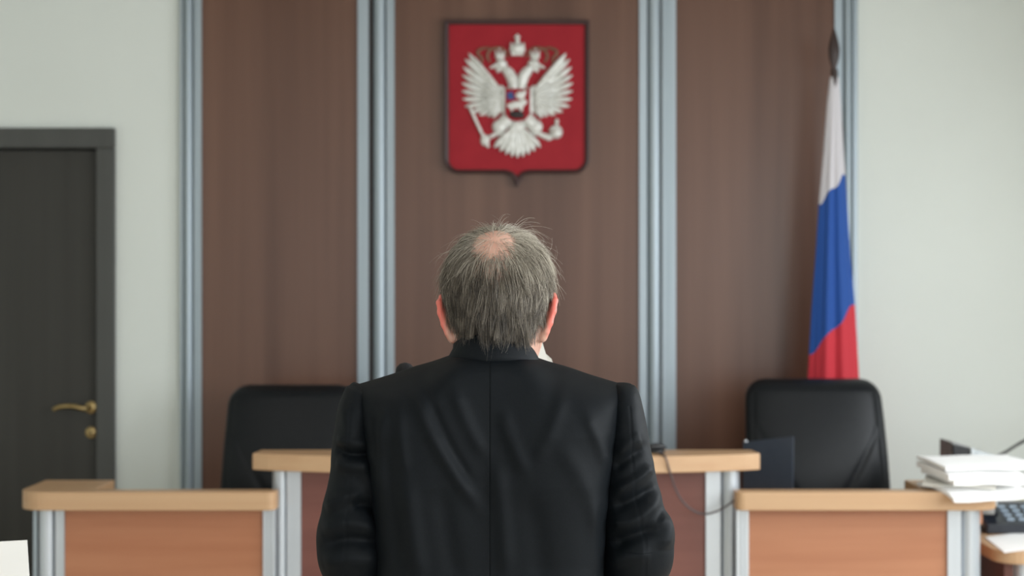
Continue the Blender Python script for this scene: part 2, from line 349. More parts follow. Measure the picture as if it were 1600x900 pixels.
for s in (-1, 1):
    mx = lambda x: 413 + s * (413 - x) * -1 if s < 0 else 413 + (413 - x)
    X = (lambda x: x) if s < 0 else (lambda x: 826 - x)
    wing = feather('wing', (X(345), 460), (X(172), 212), 34, 20, 0.014, 'silver', emb)
    prim = [((318, 380), (168, 203)), ((312, 392), (150, 232)), ((308, 402), (141, 272)), ((306, 412), (136, 312)), ((306, 422), (134, 352)), ((308, 432), (135, 392)), ((310, 440), (138, 432)), ((314, 448), (150, 470)), ((320, 455), (185, 498)), ((326, 462), (222, 514)), ((332, 468), (262, 520)), ((340, 474), (300, 512))]
    for k, (a, b) in enumerate(prim):
        feather('feather', (X(a[0]), a[1]), (X(b[0]), b[1]), 9, 15.5, 0.012 + 0.006 * (k % 2), 'silver', wing)
    for k in range(9):
        t = k / 8; ang = math.radians(126 + 122 * t); rr = 104 - 22 * t
        feather('feather', (X(322), 410 + 45 * t), (X(322 + rr * math.cos(ang)), 410 + 45 * t - rr * math.sin(ang)), 8, 13, 0.018 + 0.004 * (k % 2), 'silver', wing, lift=0.010)
    feather('feather', (X(325), 392), (X(176), 208), 15, 13, 0.020, 'silver', wing, lift=0.006)
    # neck, head, crown
    neck = feather('neck', (X(398), 385), (X(338), 262), 30, 26, 0.024, 'silver', emb, bend=-14 * s)
    head = eblob('head', (X(332), 258), 32, 26, 0.024, 'silver', emb)
    feather('beak', (X(318), 258), (X(272), 278), 13, 6, 0.018, 'silver', head)
    for dx, dy in ((300, 285), (310, 300)): feather('neck_feather', (X(335), 275), (X(dx), dy), 9, 7, 0.014, 'silver', head)
    cr = eblob('crown', (X(325), 218), 26, 20, 0.020, 'silver', emb)
    for dx in (-18, 0, 18): feather('crown_point', (X(325) + dx * .8, 215), (X(325) + dx * 1.25, 188), 8, 5, 0.014, 'silver', cr)
    eblob('crown_cross', (X(322), 180), 7, 10, 0.010, 'silver', cr)
    eblob('shoulder_knob', (X(328), 380), 20, 18, 0.016, 'silver', emb)
    # bronze ribbon scrolls
    for pts in ([(372, 222), (340, 180), (300, 178), (272, 190), (262, 222), (278, 250)], [(290, 182), (255, 176), (222, 186), (214, 205), (232, 225), (236, 255)]):
        path = [(E(X(a), b)[0], YF - 0.004, E(X(a), b)[1]) for a, b in pts]
        tube('ribbon', path, [0.003, 0.005, 0.007, 0.006, 0.006, 0.003], 'gold_dim', emb, 8, 20)
    # legs
    leg = feather('leg', (X(375), 520), (X(315), 585), 34, 34, 0.024, 'silver', emb)
    eblob('thigh', (X(322), 572), 38, 36, 0.024, 'silver', leg)
    for dx, dy in ((300, 612), (322, 622), (345, 612)): feather('claw', (X(322), 590), (X(dx), dy), 10, 8, 0.018, 'silver', leg)
# tail
tail = eblob('tail', (413, 575), 42, 50, 0.024, 'silver', emb)
for k in range(9):
    t = (k - 4) / 4
    feather('tail_feather', (413 + 14 * t, 570), (413 + 116 * t, 728 - 52 * abs(t) ** 1.6), 9, 20, 0.020 - 0.003 * (k % 2), 'silver', tail, lift=0.003)
# middle crown
cr = eblob('middle_crown', (413, 182), 42, 33, 0.026, 'silver', emb)
for dx in (-30, -10, 10, 30): feather('crown_point', (413 + dx * 0.8, 195), (413 + dx * 1.1, 148), 10, 7, 0.020, 'silver', cr)
box('crown_band', E(383, 0)[0], E(443, 0)[0], YF - 0.024, YF, E(0, 216)[1], E(0, 204)[1], 'silver', cr)
eblob('crown_orb', (413, 140), 13, 14, 0.014, 'silver', cr)
feather('crown_cross', (413, 140), (413, 104), 6, 9, 0.012, 'silver', cr); feather('crown_cross', (397, 120), (429, 120), 7, 7, 0.012, 'silver', cr)
# breast shield with rider
bs = prism('breast_shield', [E(*p) for p in ((352, 384), (474, 384), (474, 510), (455, 538), (413, 548), (371, 538), (352, 510))], YF - 0.030, YF - 0.004, 'y', 'red', emb, 0.002, 1)
Lf = 0.030
prism('cloak', [E(*p) for p in ((360, 408), (388, 398), (400, 436), (366, 440))], YF - Lf - 0.004, YF - Lf + 0.001, 'y', 'blue', bs)
for c, rx, rz in (((428, 418), 26, 20), ((448, 402), 10, 12), ((410, 466), 40, 20), ((440, 452), 22, 16), ((384, 482), 10, 16), ((432, 484), 9, 16), ((372, 470), 12, 12)):
    eblob('horse_and_rider', c, rx, rz, 0.007, 'silver', bs, Lf)
for c, rx, rz in (((410, 514), 38, 20), ((432, 522), 16, 12), ((384, 510), 12, 10)): eblob('dragon', c, rx, rz, 0.006, 'dark', bs, Lf)
for a, b in (((346, 380), (346, 520)), ((480, 380), (480, 520))): feather('breast_feather', a, b, 16, 15, 0.026, 'silver', body)
# sceptre and orb
scp = tube('sceptre', [(E(a, b)[0], YF - 0.008, E(a, b)[1]) for a, b in ((176, 478), (206, 545), (240, 618), (268, 676))], 0.0065, 'silver', emb, 8)
eblob('sceptre_head', (250, 640), 24, 30, 0.014, 'silver', scp); feather('sceptre_arm', (312, 605), (262, 630), 12, 10, 0.014, 'silver', scp)
orb = eblob('orb', (606, 598), 36, 36, 0.022, 'silver', emb)
feather('orb_cross', (610, 568), (612, 530), 9, 11, 0.014, 'silver', orb); feather('orb_arm', (515, 606), (588, 634), 13, 18, 0.015, 'silver', orb)
feather('orb_band', (572, 600), (640, 594), 5, 5, 0.025, 'gold_dim', orb)

# ------------------------------------------------------------------ flag on its pole
FY = 6.12
def Fp(px, py): return P(px, py, FY)
flx = Fp(1304, 0)[0]
flag = thing('flag', 'white blue and red flag hanging furled on a pole behind the right chair', 'flag', (flx, FY, 0))
zt = Fp(0, 118)[2]
lathe('pole_base', [(0.16, 0.0), (0.16, 0.02), (0.14, 0.035), (0.05, 0.05), (0.03, 0.10), (0.016, 0.12)], flx, FY, 'spear', flag, 28)
tube('pole', [(flx, FY, 0.05), (flx, FY, zt + 0.02)], 0.013, 'spear', flag, 14)
prof = [(118, 0.009), (112, 0.014), (108, 0.011), (104, 0.010), (97, 0.016), (88, 0.021), (76, 0.022), (66, 0.018), (56, 0.011), (48, 0.006), (43, 0.001)]
lathe('finial', [(r, Fp(0, py)[2]) for py, r in prof], flx - 0.002, FY, 'spear', flag, 20, 1.0, 0.5)
keys = np.array([[120, 1297, 1311], [160, 1292, 1314], [240, 1286, 1318], [320, 1279, 1323], [400, 1274, 1328], [480, 1268, 1335], [590, 1262, 1341], [760, 1256, 1350], [840, 1254, 1352]], float)
pyv = np.linspace(120, 840, 110)
Lx = np.interp(pyv, keys[:, 0], keys[:, 1]); Rx = np.interp(pyv, keys[:, 0], keys[:, 2])
NF = 96; ph = np.linspace(0, 2 * PI, NF, endpoint=False)
rings = []; st = []
for py, l, r in zip(pyv, Lx, Rx):
    cx = (Fp(l, py)[0] + Fp(r, py)[0]) / 2; a = (Fp(r, py)[0] - Fp(l, py)[0]) / 2; z = Fp(0, py)[2]
    g = min(1, (py - 120) / 160)
    fold = 0.14 * g * np.cos(7 * ph + 0.9 + 0.0016 * py) + 0.07 * g * np.cos(11 * ph + 2.0)
    rad = 1 + fold - np.max(fold) * 0.4
    x = cx + a * np.cos(ph) * (1 + 0.25 * (rad - 1)); y = FY + a * 0.62 * np.sin(ph) * rad
    rings.append(np.column_stack([x, y, np.full(NF, z)]))
    px = 800 + x / FY * FPX
    wob = 4 * np.cos(5 * ph + 0.5) * g
    wb = 318 - (px - 1280) * 1.18 + wob; br = 552 - (px - 1266) * 1.16 + wob
    st.append(np.where(py < wb, (py - wb) / 400 , 0) * 0 + np.clip((py - wb) / 40, -1, 1) * 0.25 + np.clip((py - br) / 40, -1, 1) * 0.25 + 0.5)
fm = bpy.data.materials.new('flag_cloth'); fm.use_nodes = True; nt = fm.node_tree; b = nt.nodes['Principled BSDF']
b.inputs['Roughness'].default_value = 0.7; b.inputs['Sheen Weight'].default_value = 0.2
at = nt.nodes.new('ShaderNodeAttribute'); at.attribute_name = 'stripe'
cr = nt.nodes.new('ShaderNodeValToRGB'); cr.color_ramp.interpolation = 'CONSTANT'
e = cr.color_ramp.elements; e[0].position = 0; e[0].color = srgb(203, 200, 204); e[1].position = 0.25; e[1].color = srgb(10, 72, 152)
n2 = e.new(0.75); n2.color = srgb(196, 38, 54)
nt.links.new(at.outputs['Fac'], cr.inputs['Fac']); nt.links.new(cr.outputs['Color'], b.inputs['Base Color'])
grid_mesh('flag_cloth', np.array(rings), fm, flag, attr={'stripe': np.array(st)})

# ------------------------------------------------------------------ office chairs
def make_chair(name, label, ztop, half_bot, half_top):
    """chair at the origin, facing -y"""
    t = thing(name, label, 'chair', (0, 0, 0), 'executive chairs behind the desks')
    zb = 0.50; r = 0.075; N = 70; rings = []
    for s in np.concatenate([np.linspace(0, 0.03, 6), np.linspace(0.04, 0.80, 44), np.linspace(0.81, 1, 34)]):
        z = zb + (ztop - zb) * s
        W = half_bot + (half_top - half_bot) * s
        e = (z - (ztop - r)) / r
        if e > 0: W = W - r + r * math.sqrt(max(0, 1 - min(1, e) ** 2.2))
        eb = (zb + 0.04 - z) / 0.04
        if eb > 0: W = W - 0.04 + 0.04 * math.sqrt(max(0, 1 - eb ** 2))
        edge = math.sqrt(max(0.0, 1 - max(0, (s - 0.93) / 0.07) ** 2)) * (math.sqrt(max(0, 1 - max(0, (0.05 - s) / 0.05) ** 2)))
        u = np.sin(np.linspace(-PI / 2, PI / 2, N)); u = np.sign(u) * np.abs(u) ** 0.9
        T = np.maximum(0.0, 1 - np.abs(u) ** 8) ** 0.5 * edge
        x = u * W
        bulge = 0.022 * (1 - u ** 2)
        # stitched V seams low on the pad and a seam under the headrest roll
        vz = 0.79 + (np.abs(x) - 0.10) * 1.75
        dist = np.abs(z - vz) / 2.0
        seam = -0.006 * np.exp(-(dist / 0.009) ** 2) * ((np.abs(x) > 0.06) & (np.abs(x) < 0.215))
        rim = -0.006 * np.exp(-((np.abs(u) - 0.90) / 0.03) ** 2) * (s < 0.93)
        front = -(0.045 + bulge + seam + rim) * T; back = 0.055 * T
        lean = 0.16 * (z - zb) - 0.05 * math.sin(PI * (z - zb) / (ztop - zb))
        f = np.column_stack([x, 0.20 + front + lean, np.full(N, z)]); k = np.column_stack([x[::-1], 0.20 + back[::-1] + lean, np.full(N, z)])
        rings.append(np.vstack([f, k[1:-1]]))
    grid_mesh('backrest', np.array(rings), 'leather', t)
    # seat
    rings = []
    for q, zz in ((0.86, 0.40), (0.97, 0.41), (1.0, 0.44), (1.0, 0.475), (0.96, 0.50), (0.85, 0.512), (0.5, 0.518), (0.1, 0.518)):
        pts = []
        for a in np.linspace(0, 2 * PI, 40, endpoint=False):
            c_, s_ = math.cos(a), math.sin(a)
            pts.append((0.255 * q * np.sign(c_) * abs(c_) ** 0.5, -0.06 + 0.25 * q * np.sign(s_) * abs(s_) ** 0.5, zz))
        rings.append(pts)
    grid_mesh('seat', rings, 'leather', t)
    for s in (-1, 1):
        ar = tube('armrest', [(s * 0.285, 0.20, 0.61), (s * 0.29, 0.10, 0.64), (s * 0.295, -0.05, 0.65), (s * 0.29, -0.16, 0.635)], [0.022, 0.027, 0.028, 0.022], 'leather', t, 12, 18)
        tube('armrest_support', [(s * 0.22, -0.02, 0.40), (s * 0.29, -0.06, 0.47), (s * 0.292, -0.05, 0.56), (s * 0.292, -0.03, 0.635)], 0.016, 'blackplastic', ar, 10, 16)
    lathe('gas_column', [(0.05, 0.38), (0.05, 0.40), (0.03, 0.40), (0.03, 0.10), (0.045, 0.085)][::-1], 0, 0, 'blackplastic', t, 18)
    for k in range(5):
        a = 2 * PI * k / 5 + 0.3; c_, s_ = math.cos(a), math.sin(a)
        leg = tube('base_leg', [(0.0, 0.0, 0.10), (0.15 * c_, 0.15 * s_, 0.10), (0.30 * c_, 0.30 * s_, 0.075)], [0.030, 0.024, 0.016], 'blackplastic', t, 10, 8)
        blob('caster', (0.30 * c_, 0.30 * s_, 0.030), (0.03, 0.03, 0.03), 'blackplastic', leg, 12, 8)
    return t
ch = make_chair('office_chair', 'black leather high-back chair in front of the flag, behind the right desk', 1.167, 0.270, 0.243)
ch.location = (1.088, 5.50, 0)
ch2 = make_chair('office_chair', 'black leather high-back chair half hidden by the man, behind the left desk', 1.140, 0.262, 0.236)
ch2.location = (-0.800, 5.58, 0)

# ------------------------------------------------------------------ desks and bench
def grooved_post(x0, x1, y0, y1, z0, z1, parent, n=3, name='flat_post'):
    """flat aluminium profile with shallow vertical grooves on its face"""
    pts = [(x0, y1), (x0, y0)]; w_ = (x1 - x0) / n
    for i in range(n):
        if i: pts += [(x0 + i * w_ - 0.0012, y0), (x0 + i * w_ - 0.0012, y0 + 0.004), (x0 + i * w_ + 0.0012, y0 + 0.004), (x0 + i * w_ + 0.0012, y0)]
    pts += [(x1, y0), (x1, y1)]
    return prism(name, pts, z0, z1, 'z', 'post', parent)
def col_post(cx, cy, r, z0, z1, parent, name='round_post'):
    pts = [(cx + r * math.cos(t), cy + r * math.sin(t)) for t in np.linspace(0, 2 * PI, 28, endpoint=False)]
    return prism(name, pts, z0, z1, 'z', 'post', parent, smooth=True)

DZT, DZB = 0.857, 0.799
def court_desk(side):
    left = side < 0
    lab = 'left wooden court desk with beech ledge, below the door handle' if left else 'right wooden court desk carrying the white paper pile'
    cx = -1.15 if left else 1.12
    t = thing('court_desk', lab, 'desk', (cx, 5.2, 0), 'low desks beside the bench')
    if left:
        xo, xi, xe = -1.552, -1.322, -0.740     # outer edge, wing inner edge, bench end
    else:
        xo, xi, xe = 1.534, 1.305, 0.702
    s = -1 if left else 1
    f0, f1, yb = 5.0, 5.075, 5.32
    ra, rb = 0.085, 0.025
    # ledge: L shape with rounded front corners
    pts = []
    cxa = xo - s * ra
    pts += [(cxa + s * ra * math.sin(t), f0 + ra - ra * math.cos(t)) for t in np.linspace(0, PI / 2, 9)]
    pts += [(xo, yb), (xi, yb), (xi, f1), (xe, f1)]
    cxb = xe + s * rb
    pts += [(cxb - s * rb * math.cos(t), f0 + rb - rb * math.sin(t)) for t in np.linspace(0, PI / 2, 5)]
    prism('ledge', pts, DZB, DZT, 'z', 'beech', t, 0.003, 2)
    yp = 5.055
    def X(px): return (px - 800) * yp / FPX
    if left:
        px0, px1 = X(100), X(411)
        box('flange', X(50), X(56), yp + 0.012, yp + 0.03, 0, DZB, 'alu', t)
        col_post(X(71), yp + 0.026, 0.0275, 0, DZB, t)
        grooved_post(X(86.5), X(100), yp, yp + 0.03, 0, DZB, t, 1)
        grooved_post(X(411), X(429), yp, yp + 0.03, 0, DZB, t, 3)
        sx0, sx1 = X(58), X(58) + 0.02
    else:
        px0, px1 = X(1170), X(1481)
        grooved_post(X(1151), X(1170), yp, yp + 0.03, 0, DZB, t, 3)
        grooved_post(X(1481), X(1502), yp, yp + 0.03, 0, DZB, t, 1)
        col_post(X(1519), yp + 0.030, 0.0325, 0, DZB, t)
        sx0, sx1 = X(1534) - 0.022, X(1534) - 0.002
    box('front_panel', px0, px1, yp + 0.010, yp + 0.030, 0.02, DZB - 0.004, 'deskpanel', t, 0.001, 1)
    box('side_panel', sx0, sx1, yp + 0.06, 5.48, 0.02, DZB - 0.062, 'deskpanel', t, 0.001, 1)
    box('wing_riser', min(xo - s * 0.03, xo - s * 0.05), max(xo - s * 0.03, xo - s * 0.05), yp + 0.06, yb - 0.02, 0.74, DZB, 'deskpanel', t)
    wx0, wx1 = sorted((xo - s * 0.05, xe + s * 0.045))
    box('work_surface', wx0, wx1, yp + 0.032, 5.50, 0.715, 0.738, 'beech', t, 0.002, 1)
    return t
court_desk(-1); court_desk(1)

bench = thing('judge_bench', 'taller central bench with curved beech counter, mostly hidden by the man', 'bench', (-0.02, 5.3, 0))
BZT, BZB = 0.9685, 0.9155
bx0, bx1 = -0.8265, 0.790
front = []
for i in range(33):
    x = bx0 + (bx1 - bx0) * i / 32; q = (2 * i / 32 - 1)
    front.append((x, 5.10 - 0.13 * (1 - q * q) ** 0.8))
pts = front + [(bx1 - 0.01, 5.21), (bx0 + 0.01, 5.21)]
prism('counter', pts, BZB, BZT, 'z', 'beech', bench, 0.003, 2)
yp = 5.125
def X(px): return (px - 800) * yp / FPX
col_post(X(436.5), yp + 0.02, 0.0245, 0, BZB, bench)
grooved_post(X(448), X(470), yp, yp + 0.03, 0, BZB, bench, 1)
grooved_post(X(1103), X(1126), yp, yp + 0.03, 0, BZB, bench, 1)
col_post(X(1142), yp + 0.02, 0.030, 0, BZB, bench)
box('front_panel', X(470), X(1103), yp + 0.010, yp + 0.030, 0.02, BZB - 0.003, 'benchpanel', bench, 0.001, 1)
box('work_surface', X(452), X(1124), yp + 0.032, 5.52, 0.735, 0.758, 'beech', bench, 0.002, 1)
for a in (X(436), X(1130)): box('side_panel', a, a + 0.02, yp + 0.05, 5.21, 0.02, 0.712, 'benchpanel', bench)

# small gadget on the counter and its cable
gx, gy, gz = P(1026, 704, 5.12)
gad = thing('desk_gadget', 'small dark gadget on the bench counter beside the man\'s right arm', 'gadget', (gx, gy, BZT))
lathe('gadget_base', [(0.030, BZT), (0.031, BZT + 0.004), (0.028, BZT + 0.010), (0.010, BZT + 0.014)], gx - 0.004, gy, 'blackplastic', gad, 20)
tube('gadget_head', [(gx - 0.022, gy - 0.012, BZT + 0.018), (gx, gy - 0.006, BZT + 0.020), (gx + 0.030, gy, BZT + 0.017)], [0.008, 0.010, 0.005], 'blackplastic', gad, 12, 12)
cp = [P(1028, 703, 5.08), P(1034, 707, 5.035), P(1040, 715, 5.00), P(1046, 735, 5.01), P(1058, 770, 5.05), P(1076, 793, 5.07), P(1099, 803, 5.08), P(1122, 798, 5.07), P(1142, 786, 5.055), P(1152, 779, 5.06), P(1157, 774, 5.10), P(1158, 790, 5.14)]
cp[0] = (cp[0][0], 5.08, BZT + 0.004); cp[1] = (cp[1][0], 5.04, BZT + 0.0035)
tag(tube('cable', cp, 0.0032, 'cable', None, 8, 70), 'thin grey cable looping down the front of the central bench', 'cable')

# laptop on the right desk
lt = thing('laptop', 'dark laptop lid standing open behind the right end of the bench', 'laptop', (0.84, 5.45, 0.738))
ca, cb = P(1160, 690, 5.42), P(1244, 681, 5.30)
x0, y0, z0 = ca; x1, y1, z1 = cb
dirv = np.array([x1 - x0, y1 - y0, 0]); Ld = np.linalg.norm(dirv); dirv /= Ld; nr = np.array([-dirv[1], dirv[0], 0])
x0e, y0e = x0 + dirv[0] * 0.0, y0
A = np.array([x0e, y0e, 0.752]); B = np.array([x1 - 0.012, y1, 0.752])
zt_ = 0.5 * (z0 + z1) + 0.002
def slab(name, a, b, za, zb_, tilt, th, m, parent):
    n_ = nr * th; up = np.array([0, 0, 1]) * (zb_ - za) + (-nr) * tilt + dirv * 0.012
    q = [a, b, b + up + np.array([0, 0, z1 - zt_]), a + up + np.array([0, 0, z0 - zt_])]
    bm = bmesh.new(); f = [bm.verts.new(v) for v in q]; g = [bm.verts.new(np.array(v) + n_) for v in q]
    bm.faces.new(f); bm.faces.new(g[::-1])
    for i in range(4): bm.faces.new((f[i], g[i], g[(i + 1) % 4], f[(i + 1) % 4]))
    bmesh.ops.bevel(bm, geom=bm.edges[:], offset=0.002, segments=2, affect='EDGES')
    return bm_done(bm, name, m, parent)
lid = slab('lid', A, B, 0.752, zt_, 0.02, 0.008, 'lid', lt)
bq = [A[:2], B[:2], B[:2] + nr[:2] * 0.2, A[:2] + nr[:2] * 0.2]
prism('keyboard_base', [tuple(q) for q in bq], 0.7385, 0.752, 'z', 'blackplastic', lt, 0.002, 1)
lg = P(1177, 706, 5.39)
blob('lid_emblem', (lg[0], lg[1] - 0.001, lg[2]), (0.007, 0.003, 0.007), 'steel', lid)
le = P(1165, 690, 5.41); blob('lid_corner', (le[0], le[1], le[2]), (0.006, 0.004, 0.007), 'steel', lid)

# printer on the right desk, cable rising from it
pr = thing('printer', 'dark office machine with silver slanted top behind the paper pile', 'printer', (1.50, 5.50, 0.738))
yq = 5.33
def PX(px, d=yq): return (px - 800) * d / FPX
def PZ(py, d=yq): return CZ - (py - 450) * d / FPX
bt = 0.7385
prism('printer_body', [(PX(1488.5), bt), (PX(1556), bt), (PX(1558), PZ(713)), (PX(1500), PZ(694)), (PX(1488.5), PZ(692))], yq + 0.01, yq + 0.165, 'y', 'greyplastic', pr, 0.004, 2)
prism('printer_front', [(PX(1489), bt + 0.01), (PX(1516), bt + 0.01), (PX(1516), PZ(700)), (PX(1489), PZ(694))], yq, yq + 0.03, 'y', 'blackplastic', pr, 0.003, 1)
prism('printer_band', [(PX(1516.3), bt + 0.01), (PX(1525), bt + 0.01), (PX(1525), PZ(702)), (PX(1516.3), PZ(699.5))], yq - 0.005, yq + 0.03, 'y', 'silverplastic', pr, 0.002, 1)
prism('printer_cover', [(PX(1525.3), bt + 0.03), (PX(1558), bt + 0.03), (PX(1560), PZ(713)), (PX(1525.3), PZ(703))], yq - 0.002, yq + 0.03, 'y', 'silverplastic', pr, 0.002, 1)
tag(tube('cable', [P(1548, 717, 5.50), P(1568, 708, 5.65), P(1600, 689, 5.92), P(1660, 660, 6.05), P(1720, 690, 6.08), P(1745, 800, 6.1), (2.35, 6.12, 0.3), (2.4, 6.15, 0.007)], 0.006, 'blackplastic', None, 10, 60), 'dark cable rising to the right behind the paper pile', 'cable')

# paper pile on the right desk ledge
def sheaf(name, label, cx, cy, zr, zf, wdt, dep, th, yaw, curl=0.0, droop=0.0, m='paper', skew=0.0):
    nx, ny = 18, 14; top = []; bot = []
    for j in range(ny):
        v = j / (ny - 1)                                   # 0 front, 1 rear
        for i in range(nx):
            u = i / (nx - 1) - 0.5
            z = zf + (zr - zf) * v - droop * (1 - v) ** 4 + curl * (u + 0.5) ** 3
            x = u * wdt + skew * (v - 0.5); y = (v - 0.5) * dep
            X_ = cx + x * math.cos(yaw) - y * math.sin(yaw); Y_ = cy + x * math.sin(yaw) + y * math.cos(yaw)
            wv = 0.0015 * math.sin(9 * u + 5 * v + cx * 40)
            top.append((X_, Y_, z + th + wv)); bot.append((X_, Y_, z + wv))
    V = top + bot; n = nx * ny; F = []
    for j in range(ny - 1):
        for i in range(nx - 1):
            a = j * nx + i; F.append((a, a + 1, a + nx + 1, a + nx)); F.append((n + a, n + a + nx, n + a + nx + 1, n + a + 1))
    for i in range(nx - 1):
        F.append((i, n + i, n + i + 1, i + 1)); a = (ny - 1) * nx + i; F.append((a, a + 1, n + a + 1, n + a))
    for j in range(ny - 1):
        a = j * nx; F.append((a, a + nx, n + a + nx, n + a)); a = j * nx + nx - 1; F.append((a, n + a, n + a + nx, a + nx))
    me = bpy.data.meshes.new(name); me.from_pydata(V, [], F); me.update()
    o = link(name, me, m, None, True); me.set_sharp_from_angle(angle=0.7)
    bm = bmesh.new(); bm.from_mesh(me); bmesh.ops.recalc_face_normals(bm, faces=bm.faces[:]); bm.to_mesh(me); bm.free()
    return tag(o, label, 'paper', 'paper pile on the right desk')
sheaf('paper_sheaf', 'bottom paper sheaf of the white pile, drooping over the desk edge', 1.450, 5.05, 0.860, 0.866, 0.235, 0.21, 0.012, 0.10, 0.010, 0.032, skew=-0.04)
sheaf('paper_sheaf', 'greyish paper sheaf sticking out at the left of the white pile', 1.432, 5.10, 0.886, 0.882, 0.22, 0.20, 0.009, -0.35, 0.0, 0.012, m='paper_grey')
sheaf('paper_sheaf', 'white paper sheaf just above the greyish one in the pile', 1.455, 5.065, 0.898, 0.894, 0.225, 0.21, 0.016, 0.10, 0.0, 0.010, skew=-0.03)
sheaf('paper_sheaf', 'thick white paper sheaf just below the top of the pile', 1.448, 5.07, 0.916, 0.910, 0.235, 0.21, 0.018, 0.04, 0.0, 0.012, skew=-0.04)
sheaf('paper_sheaf', 'topmost white paper sheaf of the pile, reaching farthest right', 1.475, 5.085, 0.940, 0.932, 0.29, 0.20, 0.012, 0.05, 0.004, 0.005, skew=-0.03)

# side table at the far right
SZ = 0.654
stb = thing('side_table', 'low wooden side table at the lower right edge', 'table', (1.85, 5.5, 0))
ptsT = arc(1.64, 5.18, 0.09, 180, 270, 8) + [(2.35, 5.09), (2.35, 5.85), (1.55, 5.85)]
prism('table_top', ptsT, SZ - 0.040, SZ, 'z', 'beech', stb, 0.003, 2)
for x, y in ((1.66, 5.20), (2.28, 5.20), (1.66, 5.76), (2.28, 5.76)): col_post(x, y, 0.028, 0, SZ - 0.04, stb, 'table_leg')
box('modesty_panel', 1.60, 1.63, 5.20, 5.80, 0.12, SZ - 0.04, 'benchpanel', stb)
sh = prism('paper_sheet', [(1.562, 5.075), (1.80, 5.24), (1.83, 5.55), (1.592, 5.385)], SZ + 0.001, SZ + 0.003, 'z', 'paper')
tag(sh, 'white printed sheet lying on the side table at the right edge', 'paper')
ph_ = thing('desk_phone', 'black desk telephone on the side table behind the white sheet', 'telephone', (1.74, 5.6, SZ))
prism('phone_body', [(5.46, SZ + 0.004), (5.70, SZ + 0.004), (5.70, SZ + 0.085), (5.64, SZ + 0.085), (5.46, SZ + 0.035)], 1.62, 1.86, 'x', 'phone', ph_, 0.006, 2)
tube('handset', [(1.645, 5.50, SZ + 0.062), (1.645, 5.54, SZ + 0.088), (1.645, 5.62, SZ + 0.105), (1.645, 5.68, SZ + 0.098)], [0.026, 0.018, 0.018, 0.026], 'phone', ph_, 14, 18)
for i in range(4):
    for j in range(3):
        yy = 5.49 + i * 0.035; zz = SZ + 0.035 + (yy - 5.46) * 0.278
        box('key', 1.70 + j * 0.04, 1.725 + j * 0.04, yy, yy + 0.020, zz - 0.002, zz + 0.007, 'key', ph_)
for k, (m_, lab) in enumerate((('bluefolder', 'pale blue folder lying behind the desk telephone'), ('yellow', 'yellow green folder between the pale blue folders'), ('paper', 'white paper bundle topping the folders behind the telephone'))):
    tag(box('folder', 1.66 + 0.02 * k, 1.97, 5.725 - 0.0 * k, 5.84, SZ + 0.001 + k * 0.042, SZ + 0.040 + k * 0.042, m_, None, 0.002, 1), lab if k != 1 else 'yellow green folder sandwiched in the pile behind the telephone', 'folder', 'folders behind the telephone')

# upright white document at the lower left, on a small stand
d3 = 3.0
ux, uy, uz = P(42, 844, d3)
lowz = 0.76
tb = thing('document_table', 'small table below the lower left edge, under the white document', 'table', (-1.15, 3.05, 0))
box('table_top', -1.45, -0.80, 2.85, 3.30, 0.72, 0.745, 'beech', tb, 0.002, 1)
for x in (-1.41, -0.84):
    for y in (2.89, 3.26): box('leg', x - 0.02, x + 0.02, y - 0.02, y + 0.02, 0, 0.72, 'alu', tb)
doc = thing('document_holder', 'white upright document sheet cut off at the lower left corner', 'document', (-1.02, 3.0, 0.745))
prism('sheet', [(-1.13, lowz), (-0.893, lowz), (ux, uz), (ux - 0.215, uz - 0.012)], d3, d3 + 0.002, 'y', 'paper', doc)
prism('holder_back', [(-1.12, 0.747), (-0.905, 0.747), (ux - 0.012, uz - 0.012), (ux - 0.205, uz - 0.022)], d3 + 0.0025, d3 + 0.007, 'y', 'greyplastic', doc)
box('holder_foot', -1.12, -0.90, d3 - 0.03, d3 + 0.10, 0.7455, 0.757, 'greyplastic', doc, 0.002, 1)

# ------------------------------------------------------------------ the man
XB = -0.0357                     # centre line of the jacket
AX = 2.63                        # depth of the body axis
SK = AX / FPX
def S(px, py, y=AX): return ((px - 800) * y / FPX, y, CZ - (py - 450) * y / FPX)

# implicit body surface on a rectilinear grid, meshed with surface nets
def axis_pts(segs):
    out = []
    for a, b, st in segs: out += list(np.arange(a, b - 1e-6, st))
    return np.array(out + [segs[-1][1]])
gxs = axis_pts([(-0.36, -0.145, 0.006), (-0.145, 0.10, 0.0026), (0.10, 0.34, 0.006)])
gys = axis_pts([(2.46, 2.50, 0.006), (2.50, 2.80, 0.003), (2.80, 3.08, 0.0045)])
gzs = axis_pts([(0.0, 1.08, 0.010), (1.08, 1.36, 0.0045), (1.36, 1.62, 0.0026)])
F = np.full((len(gxs), len(gys), len(gzs)), 0.5, dtype=np.float32)
def region(lo, hi):
    s = []
    for g, a, b in zip((gxs, gys, gzs), lo, hi):
        i0 = max(0, np.searchsorted(g, a) - 1); i1 = min(len(g), np.searchsorted(g, b) + 1); s.append(slice(i0, i1))
    return tuple(s)
def coords(s):
    return gxs[s[0]][:, None, None].astype(np.float32), gys[s[1]][None, :, None].astype(np.float32), gzs[s[2]][None, None, :].astype(np.float32)
def smin(a, b, k):
    h = np.clip(0.5 + 0.5 * (b - a) / k, 0, 1); return b + (a - b) * h - k * h * (1 - h)
def put(s, d, k=0.01, sub=False):
    if sub: F[s] = -smin(-F[s], d, k)
    else: F[s] = smin(F[s], d, k)
